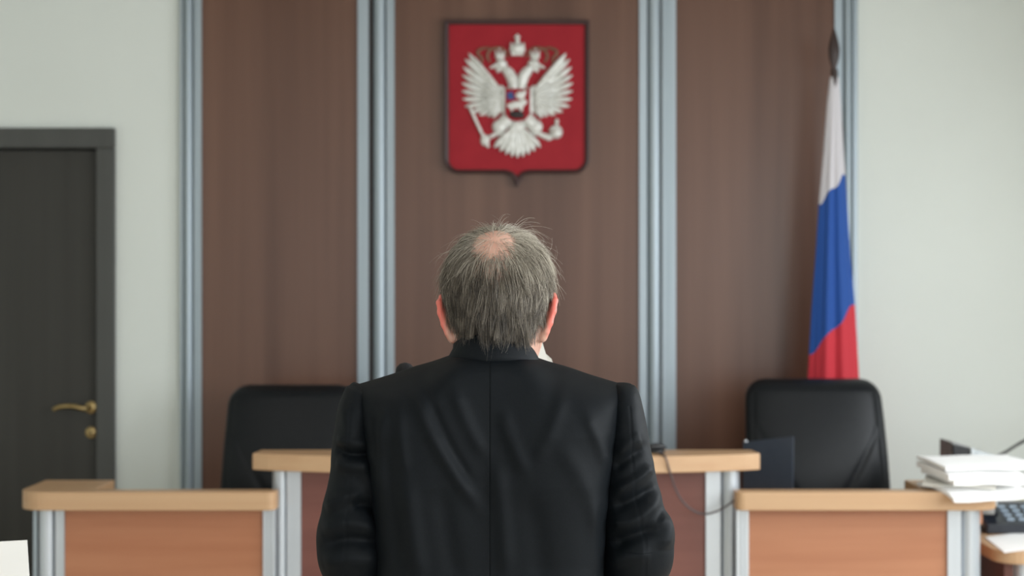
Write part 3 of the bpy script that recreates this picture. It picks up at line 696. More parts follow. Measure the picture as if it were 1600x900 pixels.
def cap(a, b, ra, rb, k=0.01, sub=False):
    a, b = np.array(a, float), np.array(b, float); r = max(ra, rb) + 0.03
    s = region(np.minimum(a, b) - r, np.maximum(a, b) + r); x, y, z = coords(s); ab = b - a; L = ab @ ab + 1e-12
    t = np.clip(((x - a[0]) * ab[0] + (y - a[1]) * ab[1] + (z - a[2]) * ab[2]) / L, 0, 1)
    d = np.sqrt((x - a[0] - ab[0] * t) ** 2 + (y - a[1] - ab[1] * t) ** 2 + (z - a[2] - ab[2] * t) ** 2) - (ra + (rb - ra) * t)
    put(s, d, k, sub)
def ell(c, r, k=0.01, rot=None, sub=False):
    c = np.array(c, float); r = np.array(r, float); m_ = r.max() + 0.03
    s = region(c - m_, c + m_); x, y, z = coords(s); p = [x - c[0], y - c[1], z - c[2]]
    if rot is not None: p = [rot[0][i] * p[0] + rot[1][i] * p[1] + rot[2][i] * p[2] for i in range(3)]   # rot^T p
    q = np.sqrt((p[0] / r[0]) ** 2 + (p[1] / r[1]) ** 2 + (p[2] / r[2]) ** 2)
    q2 = np.sqrt((p[0] / r[0] ** 2) ** 2 + (p[1] / r[1] ** 2) ** 2 + (p[2] / r[2] ** 2) ** 2) + 1e-6
    put(s, q * (q - 1) / q2, k, sub)
HC = np.array([-0.0225, 2.640, 1.493])                # centre of the cranium
RH = np.array(Matrix.Rotation(math.radians(-5), 3, 'Z') @ Matrix.Rotation(math.radians(-14), 3, 'X') @ Matrix.Rotation(math.radians(-1.0), 3, 'Y'))
def H(x, y, z): return HC + RH @ np.array([x, y, z])
RS = np.array([0.0785, 0.096, 0.097])
# torso and legs inside the clothes
NB = np.array([XB + 0.006, 2.625, 1.375])
ell((XB, AX, 1.22), (0.155, 0.088, 0.14), 0.03); ell((XB, AX, 1.02), (0.145, 0.095, 0.18), 0.05); ell((XB, AX, 0.87), (0.150, 0.10, 0.12), 0.05)
cap((XB - 0.15, AX, 1.275), (XB + 0.15, AX, 1.275), 0.036, 0.036, 0.04)
for s in (-1, 1):
    cap((XB + s * 0.085, AX, 0.86), (XB + s * 0.095, AX + 0.01, 0.48), 0.080, 0.055, 0.03)
    cap((XB + s * 0.095, AX + 0.01, 0.48), (XB + s * 0.10, AX - 0.01, 0.09), 0.054, 0.036, 0.02)
    cap((XB + s * 0.10, AX - 0.02, 0.045), (XB + s * 0.115, AX + 0.13, 0.03), 0.036, 0.028, 0.02)
# head
ell(HC, RS, 0.001, RH)
ell(H(0, 0.030, -0.062), (0.060, 0.066, 0.080), 0.03, RH)
ell(H(0, 0.062, -0.118), (0.032, 0.030, 0.028), 0.03, RH)
for s in (-1, 1):
    cap(H(s * 0.056, 0.0, -0.075), H(s * 0.022, 0.075, -0.125), 0.018, 0.016, 0.03)     # jaw
    ell(H(s * 0.032, 0.099, -0.006), (0.017, 0.014, 0.012), 0.012, RH, sub=True)        # eye sockets
    cap(H(s * 0.014, 0.098, 0.016), H(s * 0.050, 0.082, 0.016), 0.007, 0.006, 0.014)    # brow
    ell(H(s * 0.045, 0.076, -0.035), (0.020, 0.020, 0.016), 0.025, RH)                  # cheek
    ell(H(s * 0.010, 0.108, -0.046), (0.008, 0.010, 0.007), 0.008, RH)                  # nostril wing
cap(H(0, 0.098, 0.005), H(0, 0.117, -0.042), 0.007, 0.010, 0.012)                        # nose
cap(H(-0.020, 0.092, -0.075), H(0.020, 0.092, -0.075), 0.007, 0.007, 0.008)
cap(H(-0.018, 0.090, -0.087), H(0.018, 0.090, -0.087), 0.0075, 0.0075, 0.008)
cap(H(-0.021, 0.101, -0.081), H(0.021, 0.101, -0.081), 0.002, 0.002, 0.004, sub=True)
# neck
cap(NB - np.array([0, 0, 0.06]), H(0, 0.000, -0.060), 0.056, 0.054, 0.025)
cap(NB + np.array([0, 0.03, -0.03]), H(0, 0.02, -0.085), 0.050, 0.045, 0.03)
# ears
for s in (-1, 1):
    rz = np.array(Matrix.Rotation(math.radians(s * 30), 3, 'Z') @ Matrix.Rotation(math.radians(s * 12), 3, 'Y'))
    re = RH @ rz
    ec = H(s * 0.0825, -0.012, -0.050)
    ell(ec, (0.0055, 0.017, 0.034), 0.006, re)
    def EP(y, z, xo=0.0): return ec + re @ np.array([s * xo, y, z])
    rim = [EP(0.012, 0.018), EP(0.008, 0.031), EP(-0.006, 0.035), EP(-0.016, 0.024), EP(-0.018, 0.006), EP(-0.013, -0.014), EP(-0.006, -0.028), EP(0.004, -0.036)]
    for a, b in zip(rim[:-1], rim[1:]): cap(a, b, 0.0048, 0.0048, 0.004)
    ell(EP(0.005, -0.034), (0.007, 0.009, 0.010), 0.006, re)
    ell(EP(0.002, -0.004, 0.007), (0.006, 0.010, 0.016), 0.004, re, sub=True)
    cap(H(s * 0.072, 0.002, -0.043), ec, 0.012, 0.006, 0.010)
# arms
ARM = {-1: [(-0.232, AX, 1.270), (-0.258, 2.630, 1.048), (-0.205, 2.840, 1.135), (-0.175, 2.895, 1.150)],
        1: [(0.160, AX, 1.270), (0.205, 2.630, 1.048), (0.165, 2.840, 1.150), (0.142, 2.895, 1.170)]}
for s in (-1, 1):
    a, b, c, d = ARM[s]
    cap(a, b, 0.034, 0.032, 0.02); cap(b, c, 0.032, 0.024, 0.01); cap(c, d, 0.024, 0.026, 0.01)
    d = np.array(d); fw = np.array([-s * 0.35, 0.55, 0.35]); fw /= np.linalg.norm(fw)
    side = np.array([0, -0.45, 0.80]); side -= fw * (side @ fw); side /= np.linalg.norm(side)
    nrm = np.cross(fw, side) * (-s)
    kn = d + fw * 0.045
    for q, ln in ((-1.5, 0.75), (-0.5, 0.92), (0.5, 1.0), (1.5, 0.94)):
        k0 = kn + side * q * 0.017
        cap(d + side * q * 0.010, k0, 0.015, 0.0105, 0.008)
        k1 = k0 + (fw * 0.9 + nrm * 0.2) * 0.036 * ln; k2 = k1 + (fw * 0.75 + nrm * 0.6) * 0.025 * ln; k3 = k2 + (fw * 0.4 + nrm * 0.9) * 0.018 * ln
        cap(k0, k1, 0.0095, 0.0085, 0.003); cap(k1, k2, 0.0085, 0.0078, 0.002); cap(k2, k3, 0.0078, 0.0068, 0.002)
    t0 = d + side * 0.018; t1 = t0 + side * 0.028 + fw * 0.022 - nrm * 0.014; t2 = t1 + fw * 0.03 + side * 0.006
    cap(t0, t1, 0.013, 0.010, 0.006); cap(t1, t2, 0.010, 0.008, 0.002)

def surface_nets(F, gx, gy, gz):
    ins = F < 0
    nx, ny, nz = F.shape
    cnt = np.zeros((nx - 1, ny - 1, nz - 1), np.int8)
    for i in (0, 1):
        for j in (0, 1):
            for k in (0, 1): cnt += ins[i:nx - 1 + i, j:ny - 1 + j, k:nz - 1 + k]
    act = np.argwhere((cnt > 0) & (cnt < 8)); n = len(act)
    idx = np.full((nx - 1, ny - 1, nz - 1), -1, np.int32); idx[act[:, 0], act[:, 1], act[:, 2]] = np.arange(n)
    G = (gx, gy, gz); acc = np.zeros((n, 3)); num = np.zeros(n)
    for ax in range(3):
        o1, o2 = [q for q in range(3) if q != ax]
        for a in (0, 1):
            for b in (0, 1):
                p = act.copy(); p[:, o1] += a; p[:, o2] += b; q = p.copy(); q[:, ax] += 1
                fp = F[p[:, 0], p[:, 1], p[:, 2]]; fq = F[q[:, 0], q[:, 1], q[:, 2]]
                m = (fp < 0) != (fq < 0); t = np.where(m, fp / np.where(m, fp - fq, 1), 0)
                pos = np.stack([G[0][p[:, 0]], G[1][p[:, 1]], G[2][p[:, 2]]], 1); pos[:, ax] += t * (G[ax][q[:, ax]] - G[ax][p[:, ax]])
                acc[m] += pos[m]; num[m] += 1
    V = acc / num[:, None]; faces = []
    for ax in range(3):
        o1, o2 = (ax + 1) % 3, (ax + 2) % 3
        sl0 = [slice(None)] * 3; sl1 = [slice(None)] * 3; sl0[ax] = slice(0, -1); sl1[ax] = slice(1, None)
        e = ins[tuple(sl0)] != ins[tuple(sl1)]; pts = np.argwhere(e)
        pts = pts[(pts[:, o1] > 0) & (pts[:, o2] > 0) & (pts[:, o1] < F.shape[o1] - 1) & (pts[:, o2] < F.shape[o2] - 1)]
        d1 = np.zeros(3, int); d1[o1] = 1; d2 = np.zeros(3, int); d2[o2] = 1
        def I(p): return idx[p[:, 0], p[:, 1], p[:, 2]]
        q = np.stack([I(pts - d1 - d2), I(pts - d2), I(pts), I(pts - d1)], 1)
        fl = ins[pts[:, 0], pts[:, 1], pts[:, 2]]
        q[~fl] = q[~fl][:, ::-1]; faces.append(q)
    return V, np.concatenate(faces)
V, Q = surface_nets(F, gxs, gys, gzs)
Q = Q[(Q >= 0).all(1)]
me = bpy.data.meshes.new('person'); me.from_pydata(V.tolist(), [], Q.tolist()); me.update()

# hair map on the scalp (head coordinates)
BC = RH.T @ np.array([-0.09, -0.50, 0.86]); BC /= np.linalg.norm(BC)       # centre of the bald crown, head direction
def hair_density(q):
    """q: head-space points; 0 bald .. 1 full hair"""
    n = q / RS; n = n / (np.linalg.norm(n, axis=1)[:, None] + 1e-9)
    ang = np.arccos(np.clip(n @ BC, -1, 1)) * 0.094
    back = np.clip(-(n[:, 1] - BC[1]) * 3, 0, 1)
    d = np.clip((ang - 0.034) / (0.027 + 0.058 * back), 0, 1)
    front = n[:, 1] > 0.2
    line = 0.42 + 0.5 * np.clip(n[:, 1] - 0.2, 0, 1)                  # face: hair only above this height
    d = np.where(front & (n[:, 2] < line), 0, d)
    d = np.where((n[:, 2] > 0.3) & (n[:, 1] > 0.62), 0, d)
    low = np.where(n[:, 1] < -0.25, -0.97, -0.30 + 0.2 * np.clip(n[:, 1] + 0.25, 0, 1))
    d = np.where(q[:, 2] / RS[2] < low, 0, d)
    return d
qh = (V - HC) @ RH
rr_ = np.linalg.norm(qh / RS, axis=1)
hm = np.where((rr_ < 1.06) & (rr_ > 0.9), hair_density(qh), 0.0)
hm *= np.clip(1 - (np.abs(qh[:, 0]) - 0.080) / 0.004, 0, 1)
a = me.attributes.new('stubble', 'FLOAT', 'POINT'); a.data.foreach_set('value', (hm ** 1.6).astype(np.float32))
earm = np.clip((np.abs(qh[:, 0]) - 0.078) / 0.010, 0, 1) * (np.abs(qh[:, 2] + 0.04) < 0.05)
a = me.attributes.new('ear', 'FLOAT', 'POINT'); a.data.foreach_set('value', earm.astype(np.float32))
sk = mat('skin', srgb(222, 172, 152), 0.48, sss=0.35)
nt = sk.node_tree; b = nt.nodes['Principled BSDF']
def attrn(nm):
    n = nt.nodes.new('ShaderNodeAttribute'); n.attribute_name = nm; return n
def mixc(a, b_, fac):
    n = nt.nodes.new('ShaderNodeMix'); n.data_type = 'RGBA'
    for sock, v in ((n.inputs[0], fac), (n.inputs[6], a), (n.inputs[7], b_)):
        if hasattr(v, 'links') or hasattr(v, 'is_linked'): nt.links.new(v, sock)
        else: sock.default_value = v
    return n.outputs[2]
tcn = nt.nodes.new('ShaderNodeTexCoord'); nz_ = nt.nodes.new('ShaderNodeTexNoise'); nz_.inputs['Scale'].default_value = 45
nt.links.new(tcn.outputs['Object'], nz_.inputs['Vector'])
c1 = mixc(srgb(212, 172, 154), srgb(192, 144, 126), nz_.outputs['Fac'])
c2 = mixc(c1, srgb(214, 112, 98), attrn('ear').outputs['Fac'])
c3 = mixc(c2, srgb(96, 84, 72), attrn('stubble').outputs['Fac'])
nt.links.new(c3, b.inputs['Base Color'])
man = link('person', me, sk, None, True)
tag(man, 'balding grey-haired man in a black jacket standing with his back turned', 'person')
for s in (-1, 1):
    e = H(s * 0.032, 0.080, -0.007); blob('eye', tuple(e), (0.012, 0.012, 0.012), 'eye', man); e2 = H(s * 0.032, 0.0885, -0.008); blob('iris', tuple(e2), (0.005, 0.005, 0.005), 'dark', man)

# ---- hair strands
def unit(v): return v / (np.linalg.norm(v, axis=-1, keepdims=True) + 1e-9)
def strands(n, kind):
    out = []
    while sum(len(o) for o in out) < n:
        v = unit(rng.normal(size=(n * 2, 3))) * RS
        d = hair_density(v)
        keep = rng.random(len(v)) < (d ** 1.5 if kind == 'main' else np.where((v[:, 2] > 0.02) & (d < 0.95) & (v[:, 1] < 0.05), 0.06 + d * (1 - d), 0))
        keep &= ~((np.abs(v[:, 0]) > 0.060) & (np.abs(v[:, 1] + 0.008) < 0.020) & (v[:, 2] < -0.026))
        out.append(v[keep])
    return np.concatenate(out)[:n]
DOWN = RH.T @ np.array([0, -0.10, -1.0])
def grow(root, L, lift, K_=8, jitter=0.20):
    N = len(root); n0 = unit(root / RS ** 2)
    away = unit(root / RS - BC)
    def flow(p):
        n = unit(p / RS ** 2)
        top = np.clip(p[:, 2:3] / RS[2], -1, 1)
        f = DOWN[None] * (0.55 + 0.45 * (1 - top)) + away * (0.75 + 0.2 * top)
        fr = np.clip((p[:, 1:2] - 0.012) / 0.03, 0, 1) * (top > 0.45)   # hair in front of the crown is swept up and across
        f = f * (1 - fr) + fr * (np.array([-0.8, -0.55, 0.4])[None] + 0.5 * away)
        sd = np.clip((np.abs(p[:, 0:1]) - 0.055) / 0.02, 0, 1) * (top < 0.5)
        f = f + sd * np.array([0, -0.45, 0])[None]
        f = f - n * np.sum(f * n, 1, keepdims=True)
        return unit(f), n
    jit = rng.normal(size=(N, 3)) * jitter
    p = root.copy(); pts = [p.copy()]
    f, n = flow(p); d = unit(f + n * lift[:, None] + jit)
    for k in range(K_ - 1):
        p = p + d * (L / (K_ - 1))[:, None]
        f, n = flow(p)
        e = np.linalg.norm(p / RS, axis=1, keepdims=True)
        dist = (e - 1) * RS.mean()
        mn = 0.0025 + 0.0035 * (k + 1) / K_ * (0.4 + 1.2 * lift[:, None])
        under = (p[:, 2:3] / RS[2] < -0.45)
        p = np.where((dist < mn) & ~under, p + n * (mn - dist), p)
        pull = np.where(under, DOWN[None], f)
        d = unit(d * 0.62 + pull * 0.42 - n * 0.05 * (dist > 0.016) + jit * 0.30)
        pts.append(p.copy())
    return np.stack(pts, 1)
NM = 20000
root = strands(NM, 'main')
nn_ = unit(root / RS)
topf = np.clip(root[:, 2] / RS[2], -1, 1)
Ln = 0.034 + 0.020 * rng.random(NM) + 0.012 * np.clip(-topf, 0, 1)
Ln = np.where(topf < -0.55, 0.036 + 0.030 * rng.random(NM) * (0.5 + rng.random(NM)), Ln)
lift = 0.30 + 0.35 * rng.random(NM) + 0.42 * np.clip(topf + 0.15, 0, 1)
lift = lift + 0.35 * np.clip(root[:, 0] / RS[0] - 0.3, 0, 1) * (topf > -0.3) + 0.20 * np.clip(-root[:, 0] / RS[0] - 0.3, 0, 1) * (topf > 0)
lift = np.where(topf < -0.3, 0.10 + 0.2 * rng.random(NM), lift)
pts = grow(root, Ln, lift)
# clumping
NG = 800
gi = rng.choice(NM, NG, replace=False); near = np.zeros(NM, int)
for s in range(0, NM, 2000):
    near[s:s + 2000] = np.argmin(((root[s:s + 2000, None] - root[gi][None]) ** 2).sum(2), 1)
wk = (np.linspace(0, 1, 8) ** 1.3)[None, :, None] * 0.62
tgt = pts[gi][near]; pts = pts * (1 - wk) + (tgt + (root - root[gi][near])[:, None] * 0.45) * wk
NS = 1500
r2 = strands(NS, 'sparse'); p2 = grow(r2, 0.022 + 0.022 * rng.random(NS), 0.25 + 0.4 * rng.random(NS), jitter=0.25)
NW = 600                                                      # flyaway wisps
r3 = strands(NW * 5, 'main'); r3 = r3[(r3[:, 2] > 0.01)][:NW]; NW = len(r3)
p3 = grow(r3, 0.040 + 0.030 * rng.random(NW), 0.7 + 0.8 * rng.random(NW), jitter=0.35)
allp = np.concatenate([pts, p2, p3]); NT = len(allp)
tone = np.concatenate([rng.random(NM) * 0.60 + 0.40 * rng.random(NG)[near], 0.5 + 0.5 * rng.random(NS), 0.6 + 0.4 * rng.random(NW)])
rt = np.concatenate([root, r2, r3]) / RS
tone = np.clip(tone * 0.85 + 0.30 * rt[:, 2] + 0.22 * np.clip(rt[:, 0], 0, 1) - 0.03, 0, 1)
width = np.concatenate([np.full(NM, 0.00036), np.full(NS, 0.00026), np.full(NW, 0.00022)]) * (0.7 + 0.6 * rng.random(NT))
world = HC + allp @ RH.T
Kp = allp.shape[1]
tan = unit(np.gradient(world, axis=1)); sref = np.cross(tan, np.array([0.3, 0.9, 0.2])); sref = unit(sref); bref = np.cross(tan, sref)
tp = np.linspace(1, 0.30, Kp)[None, :, None]
ringv = []
for k in range(3):
    a = 2 * PI * k / 3; ringv.append(world + (sref * math.cos(a) + bref * math.sin(a)) * width[:, None, None] * tp)
HV = np.stack(ringv, 2).reshape(-1, 3)
base = (np.arange(NT) * Kp * 3)[:, None, None] + (np.arange(Kp - 1) * 3)[None, :, None]; j = np.arange(3)[None, None, :]; j2 = (j + 1) % 3
HQ = np.stack([base + j, base + j2, base + 3 + j2, base + 3 + j], -1).reshape(-1, 4)
hme = bpy.data.meshes.new('hair')
hme.vertices.add(len(HV)); hme.vertices.foreach_set('co', HV.astype(np.float32).ravel())
hme.loops.add(HQ.size); hme.loops.foreach_set('vertex_index', HQ.astype(np.int32).ravel())
hme.polygons.add(len(HQ)); hme.polygons.foreach_set('loop_start', np.arange(0, HQ.size, 4, dtype=np.int32))
hme.polygons.foreach_set('use_smooth', np.ones(len(HQ), bool))
hme.update(calc_edges=True)
a = hme.attributes.new('tone', 'FLOAT', 'POINT'); a.data.foreach_set('value', np.repeat(tone, Kp * 3).astype(np.float32))
hmat = mat('grey_hair', srgb(90, 84, 74), 0.42, spec=0.45)
nt = hmat.node_tree; b = nt.nodes['Principled BSDF']
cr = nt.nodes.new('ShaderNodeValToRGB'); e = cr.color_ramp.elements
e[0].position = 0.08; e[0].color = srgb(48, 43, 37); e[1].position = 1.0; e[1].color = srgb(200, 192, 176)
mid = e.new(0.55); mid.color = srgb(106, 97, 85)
an = nt.nodes.new('ShaderNodeAttribute'); an.attribute_name = 'tone'
nt.links.new(an.outputs['Fac'], cr.inputs['Fac']); nt.links.new(cr.outputs['Color'], b.inputs['Base Color'])
hair = link('hair', hme, hmat, man)
hair['kind'] = 'stuff'; hair['label'] = 'thinning grey hair around a bald crown'

# ---- jacket
BD = 2.52
def bxz(px, py): return ((px - 800) * BD / FPX, CZ - (py - 450) * BD / FPX)
FOLDS = [  # (polyline in photograph pixels, amplitude m, half width m)
 ([(646, 606), (672, 672), (704, 728), (752, 800)], 0.0050, 0.011),
 ([(706, 602), (730, 660), (757, 712)], 0.0042, 0.011),
 ([(620, 616), (628, 690), (634, 740)], 0.0034, 0.010),
 ([(604, 630), (590, 700), (596, 790)], 0.0040, 0.010),
 ([(784, 640), (800, 690), (822, 742)], 0.0040, 0.012),
 ([(884, 606), (862, 670), (838, 722)], 0.0030, 0.012),
 ([(914, 640), (936, 690), (956, 735)], 0.0045, 0.011),
 ([(872, 690), (915, 760), (950, 850)], 0.0030, 0.016),
 ([(636, 752), (644, 830), (655, 910)], 0.0060, 0.016),
 ([(776, 720), (784, 800), (792, 910)], 0.0050, 0.014),
 ([(690, 760), (700, 840), (712, 910)], -0.0035, 0.016),
 ([(606, 690), (612, 780), (622, 900)], -0.0035, 0.012),
 ([(826, 770), (840, 850), (846, 910)], -0.0035, 0.020),
 ([(668, 618), (700, 690), (740, 760)], -0.0035, 0.008),
 ([(930, 780), (938, 850), (940, 905)], 0.0035, 0.014),
 ([(574, 640), (580, 690), (590, 730)], -0.0040, 0.009),
]
def fold_disp(x, z, folds):
    out = np.zeros_like(x)
    for poly, amp, wd in folds:
        pp = catmull([bxz(*p) for p in poly], 14); best = np.full(x.shape, 1e9); tt = np.zeros_like(x)
        for i in range(len(pp) - 1):
            a_, b_ = pp[i], pp[i + 1]; ab = b_ - a_; t = np.clip(((x - a_[0]) * ab[0] + (z - a_[1]) * ab[1]) / (ab @ ab), 0, 1)
            dd = (x - a_[0] - ab[0] * t) ** 2 + (z - a_[1] - ab[1] * t) ** 2
            m = dd < best; best = np.where(m, dd, best); tt = np.where(m, (i + t) / (len(pp) - 1), tt)
        out += amp * np.exp(-best / wd ** 2) * np.clip(np.sin(PI * np.clip(tt * 0.9 + 0.05, 0, 1)) * 1.6, 0, 1)
    return out
HEM = 0.70
zW = np.array([0.70, 0.85, 0.98, 1.03, 1.10, 1.20, 1.27, 1.338, 1.36])
wW = np.array([0.205, 0.200, 0.186, 0.186, 0.190, 0.200, 0.211, 0.2265, 0.230])
zD = np.array([0.70, 0.90, 1.05, 1.18, 1.26, 1.32, 1.38])
dB = np.array([0.118, 0.108, 0.108, 0.122, 0.122, 0.112, 0.095]); dF = np.array([0.125, 0.130, 0.130, 0.125, 0.115, 0.10, 0.085])
uu = np.sin(np.linspace(-PI / 2, PI / 2, 210)); uu = np.sort(np.concatenate([uu, np.linspace(-0.02, 0.02, 16)]))
# shoulder line height as a function of u
su = np.array([0, 0.25, 0.32, 0.42, 0.55, 0.70, 0.85, 0.96, 1.0]); sz = np.array([1.392, 1.388, 1.382, 1.374, 1.366, 1.354, 1.344, 1.337, 1.328])
zt_u = np.interp(np.abs(uu), su, sz)
zt_u = np.convolve(np.pad(zt_u, 4, mode='edge'), np.ones(9) / 9, 'valid')
tt = np.sin(np.linspace(0, PI / 2, 190)) ** 0.9
rows = []
for side, D in ((-1, dB), (1, dF)):
    for t in (tt if side < 0 else tt[::-1][1:]):
        z = HEM + (zt_u - HEM) * t
        W = np.interp(z, zW, wW); x = XB + uu * W
        z0 = zt_u - 0.085; e = np.clip((z - z0) / 0.085, 0, 1)
        rnd = np.clip(1 - e ** (2.3 + 7 * np.exp(-(uu / 0.33) ** 4)), 0, 1) ** 0.5
        dep = np.interp(z, zD, D) * np.clip(1 - np.abs(uu) ** 5, 0, 1) ** 0.4 * rnd
        if side < 0:
            dep = dep - 0.010 * np.exp(-(uu / 0.25) ** 2) * np.clip((z - 1.0) / 0.15, 0, 1) * np.clip((1.36 - z) / 0.10, 0, 1) * rnd      # hollow between the shoulder blades
            tap = np.clip((1 - np.abs(uu)) / 0.12, 0, 1) * np.clip(rnd * 1.4, 0, 1)
            dep = dep + 1.35 * fold_disp(x, z, FOLDS) * tap
            dep = dep + 0.0012 * (1 / (1 + np.exp(-(x - XB - 0.001) / 0.0006)) - 0.5) * np.exp(-((x - XB) / 0.02) ** 2) * rnd
            dep = dep - 0.0005 * np.exp(-((x - XB) / 0.0012) ** 2) * rnd
        rows.append(np.column_stack([x, AX + side * dep, z]))
jk = grid_mesh('jacket', np.array(rows), 'jacket', man, closed=False)
# sleeves: swept rings with elbow creases
SLEEVE_FOLDS = {
 -1: [([(516, 706), (540, 714), (580, 716)], -0.0075, 0.007), ([(520, 690), (545, 696), (575, 700)], 0.0045, 0.010), ([(518, 728), (545, 734), (575, 730)], 0.0050, 0.010),
      ([(545, 792), (575, 800), (600, 826)], -0.0075, 0.009), ([(500, 800), (530, 786), (560, 776)], 0.0055, 0.012), ([(498, 838), (540, 822), (585, 836)], 0.0050, 0.012),
      ([(500, 862), (540, 850), (600, 858)], -0.0060, 0.010), ([(500, 890), (540, 880), (590, 886)], 0.0050, 0.014), ([(560, 730), (574, 760), (588, 786)], 0.0040, 0.010), ([(530, 640), (538, 670), (545, 690)], 0.0025, 0.010)],
  1: [([(960, 778), (1000, 754), (1022, 734)], 0.0065, 0.010), ([(960, 800), (995, 786), (1030, 770)], -0.0070, 0.009), ([(958, 824), (996, 818), (1034, 786)], 0.0065, 0.011),
      ([(956, 862), (990, 846), (1030, 832)], -0.0075, 0.010), ([(1030, 820), (1046, 832), (1040, 868)], 0.0060, 0.012), ([(956, 890), (990, 876), (1020, 872)], 0.0050, 0.012),
      ([(960, 740), (985, 720), (1010, 706)], -0.0055, 0.009), ([(966, 716), (990, 696), (1006, 690)], 0.0040, 0.010), ([(992, 640), (996, 670), (1000, 690)], 0.0025, 0.010)]}
def sleeve(s):
    if s < 0:    # (row, outer, inner edge in the photograph, half depth, depth offset)
        rowsS = [(601, 554, 572, 0.012, 0), (602.5, 548, 577, 0.024, 0), (606, 543, 581, 0.036, 0), (612, 538, 584, 0.046, 0), (624, 533, 588, 0.056, 0), (640, 528, 591, 0.065, 0), (670, 523, 594, 0.066, 0), (700, 519, 596, 0.063, -0.003), (735, 517, 600, 0.059, -0.006), (765, 512, 602, 0.057, -0.009), (800, 504, 605, 0.057, -0.012), (835, 496, 609, 0.058, -0.012)]
    else:
        rowsS = [(598, 964, 980, 0.012, 0), (599.5, 958, 986, 0.024, 0), (603, 953, 991, 0.036, 0), (610, 949, 996, 0.046, 0), (623, 946, 1001, 0.056, 0), (640, 943, 1005, 0.065, 0), (670, 940, 1011, 0.066, 0), (700, 938, 1016, 0.063, -0.003), (735, 937, 1022, 0.059, -0.006), (765, 937, 1029, 0.057, -0.009), (805, 939, 1039, 0.057, -0.012), (832, 941, 1052, 0.058, -0.012), (848, 942, 1052, 0.058, -0.012)]
    ctl = []
    for py, o_, i_, b_, dy in rowsS:
        p = S((o_ + i_) / 2, py); ctl.append((p[0], AX + dy, p[2], abs(o_ - i_) / 2 * AX / FPX, b_))
    eb, wr = np.array(ARM[s][1]), np.array(ARM[s][2])
    for f, dz, r in ((-0.04, 0.012, 0.058), (0.06, -0.008, 0.059), (0.22, -0.008, 0.057), (0.45, -0.004, 0.052), (0.75, 0.0, 0.044), (1.0, 0.0, 0.038)):
        p = eb + (wr - eb) * f; ctl.append((p[0], p[1], p[2] + dz, r, r))
    both = catmull(ctl, 240); pth, rad, radb = both[:, :3], np.abs(both[:, 3]), np.abs(both[:, 4])
    t, U, Vv = frames(pth)
    a = np.linspace(0, 2 * PI, 120, endpoint=False)
    # keep the ring axes aligned with x while the arm hangs
    ex = np.array([1.0, 0, 0]); Vv = ex - t * (t @ ex)[:, None]; Vv /= np.linalg.norm(Vv, axis=1)[:, None]; U = np.cross(Vv, t)
    vec = np.cos(a)[None, :, None] * U[:, None] * radb[:, None, None] + np.sin(a)[None, :, None] * Vv[:, None] * rad[:, None, None]
    dirs = vec / (np.linalg.norm(vec, axis=2, keepdims=True) + 1e-9)
    sp = np.linspace(0, 1, 240)[:, None]
    pos = pth[:, None] + vec
    backness = np.clip(-dirs[..., 1] * 0.7 + 0.3 + 0.4 * dirs[..., 0] * s, 0, 1)
    z, x = pos[..., 2], pos[..., 0]
    dis = np.zeros_like(x)
    face = np.clip(-dirs[..., 1] + 0.45, 0, 1)
    dis += 1.5 * fold_disp(x, z, SLEEVE_FOLDS[s]) * face
    dis *= np.clip((sp - 0.22) / 0.08, 0, 1)
    # long seam down the back of the sleeve
    ph0 = np.arctan2(dirs[..., 0] * s, -dirs[..., 1])
    dis += -0.0014 * np.exp(-((ph0 - 0.10) / 0.022) ** 2) * (sp < 0.75) * (sp > 0.25)
    pos = pos + dirs * dis[..., None]
    o = grid_mesh('sleeve', pos, 'jacket', jk)
    # shirt cuff
    tube('shirt_cuff', [pth[-3], pth[-1] + (pth[-1] - pth[-12]) * 0.35], 0.031, 'shirt', jk, 20)
    return o
sleeve(-1); sleeve(1)
# jacket collar and shirt collar: bands rising at the nape
def collar(name, r, z_base, h, wid, m, parent, dx=0.0, y0=2.620, squash=0.98, tilt=0.0, out=0.010):
    N = 72; phi = np.radians(np.linspace(-128, 128, N)); rings = []
    c_ = np.cos(phi); up = np.clip(0.5 + 0.5 * c_, 0, 1)
    zt = z_base + h * (0.12 + 0.88 * up ** 1.3) + tilt * np.sin(phi); zb = z_base - 0.016 - 0.010 * (1 - up)
    def ring(rad, z): return np.column_stack([XB + 0.005 + dx + rad * np.sin(phi), y0 - rad * squash * c_, z])
    ro = r + out
    prof = [(r, zb), (ro, zb), (ro - 0.002, zb * 0.6 + zt * 0.4), (r + wid * 1.1, zb * 0.2 + zt * 0.8), (r + wid * 0.9, zt - 0.001), (r + wid * 0.4, zt + 0.0008), (r, zt - 0.0015)]
    rings = np.stack([ring(q, z) for q, z in prof], 1)
    return grid_mesh(name, rings, m, parent)
collar('collar', 0.0610, 1.385, 0.036, 0.005, 'jacket', jk, out=0.016)
collar('shirt_collar', 0.0575, 1.382, 0.030, 0.0020, 'shirt', man, dx=-0.002, tilt=-0.003, out=0.002)
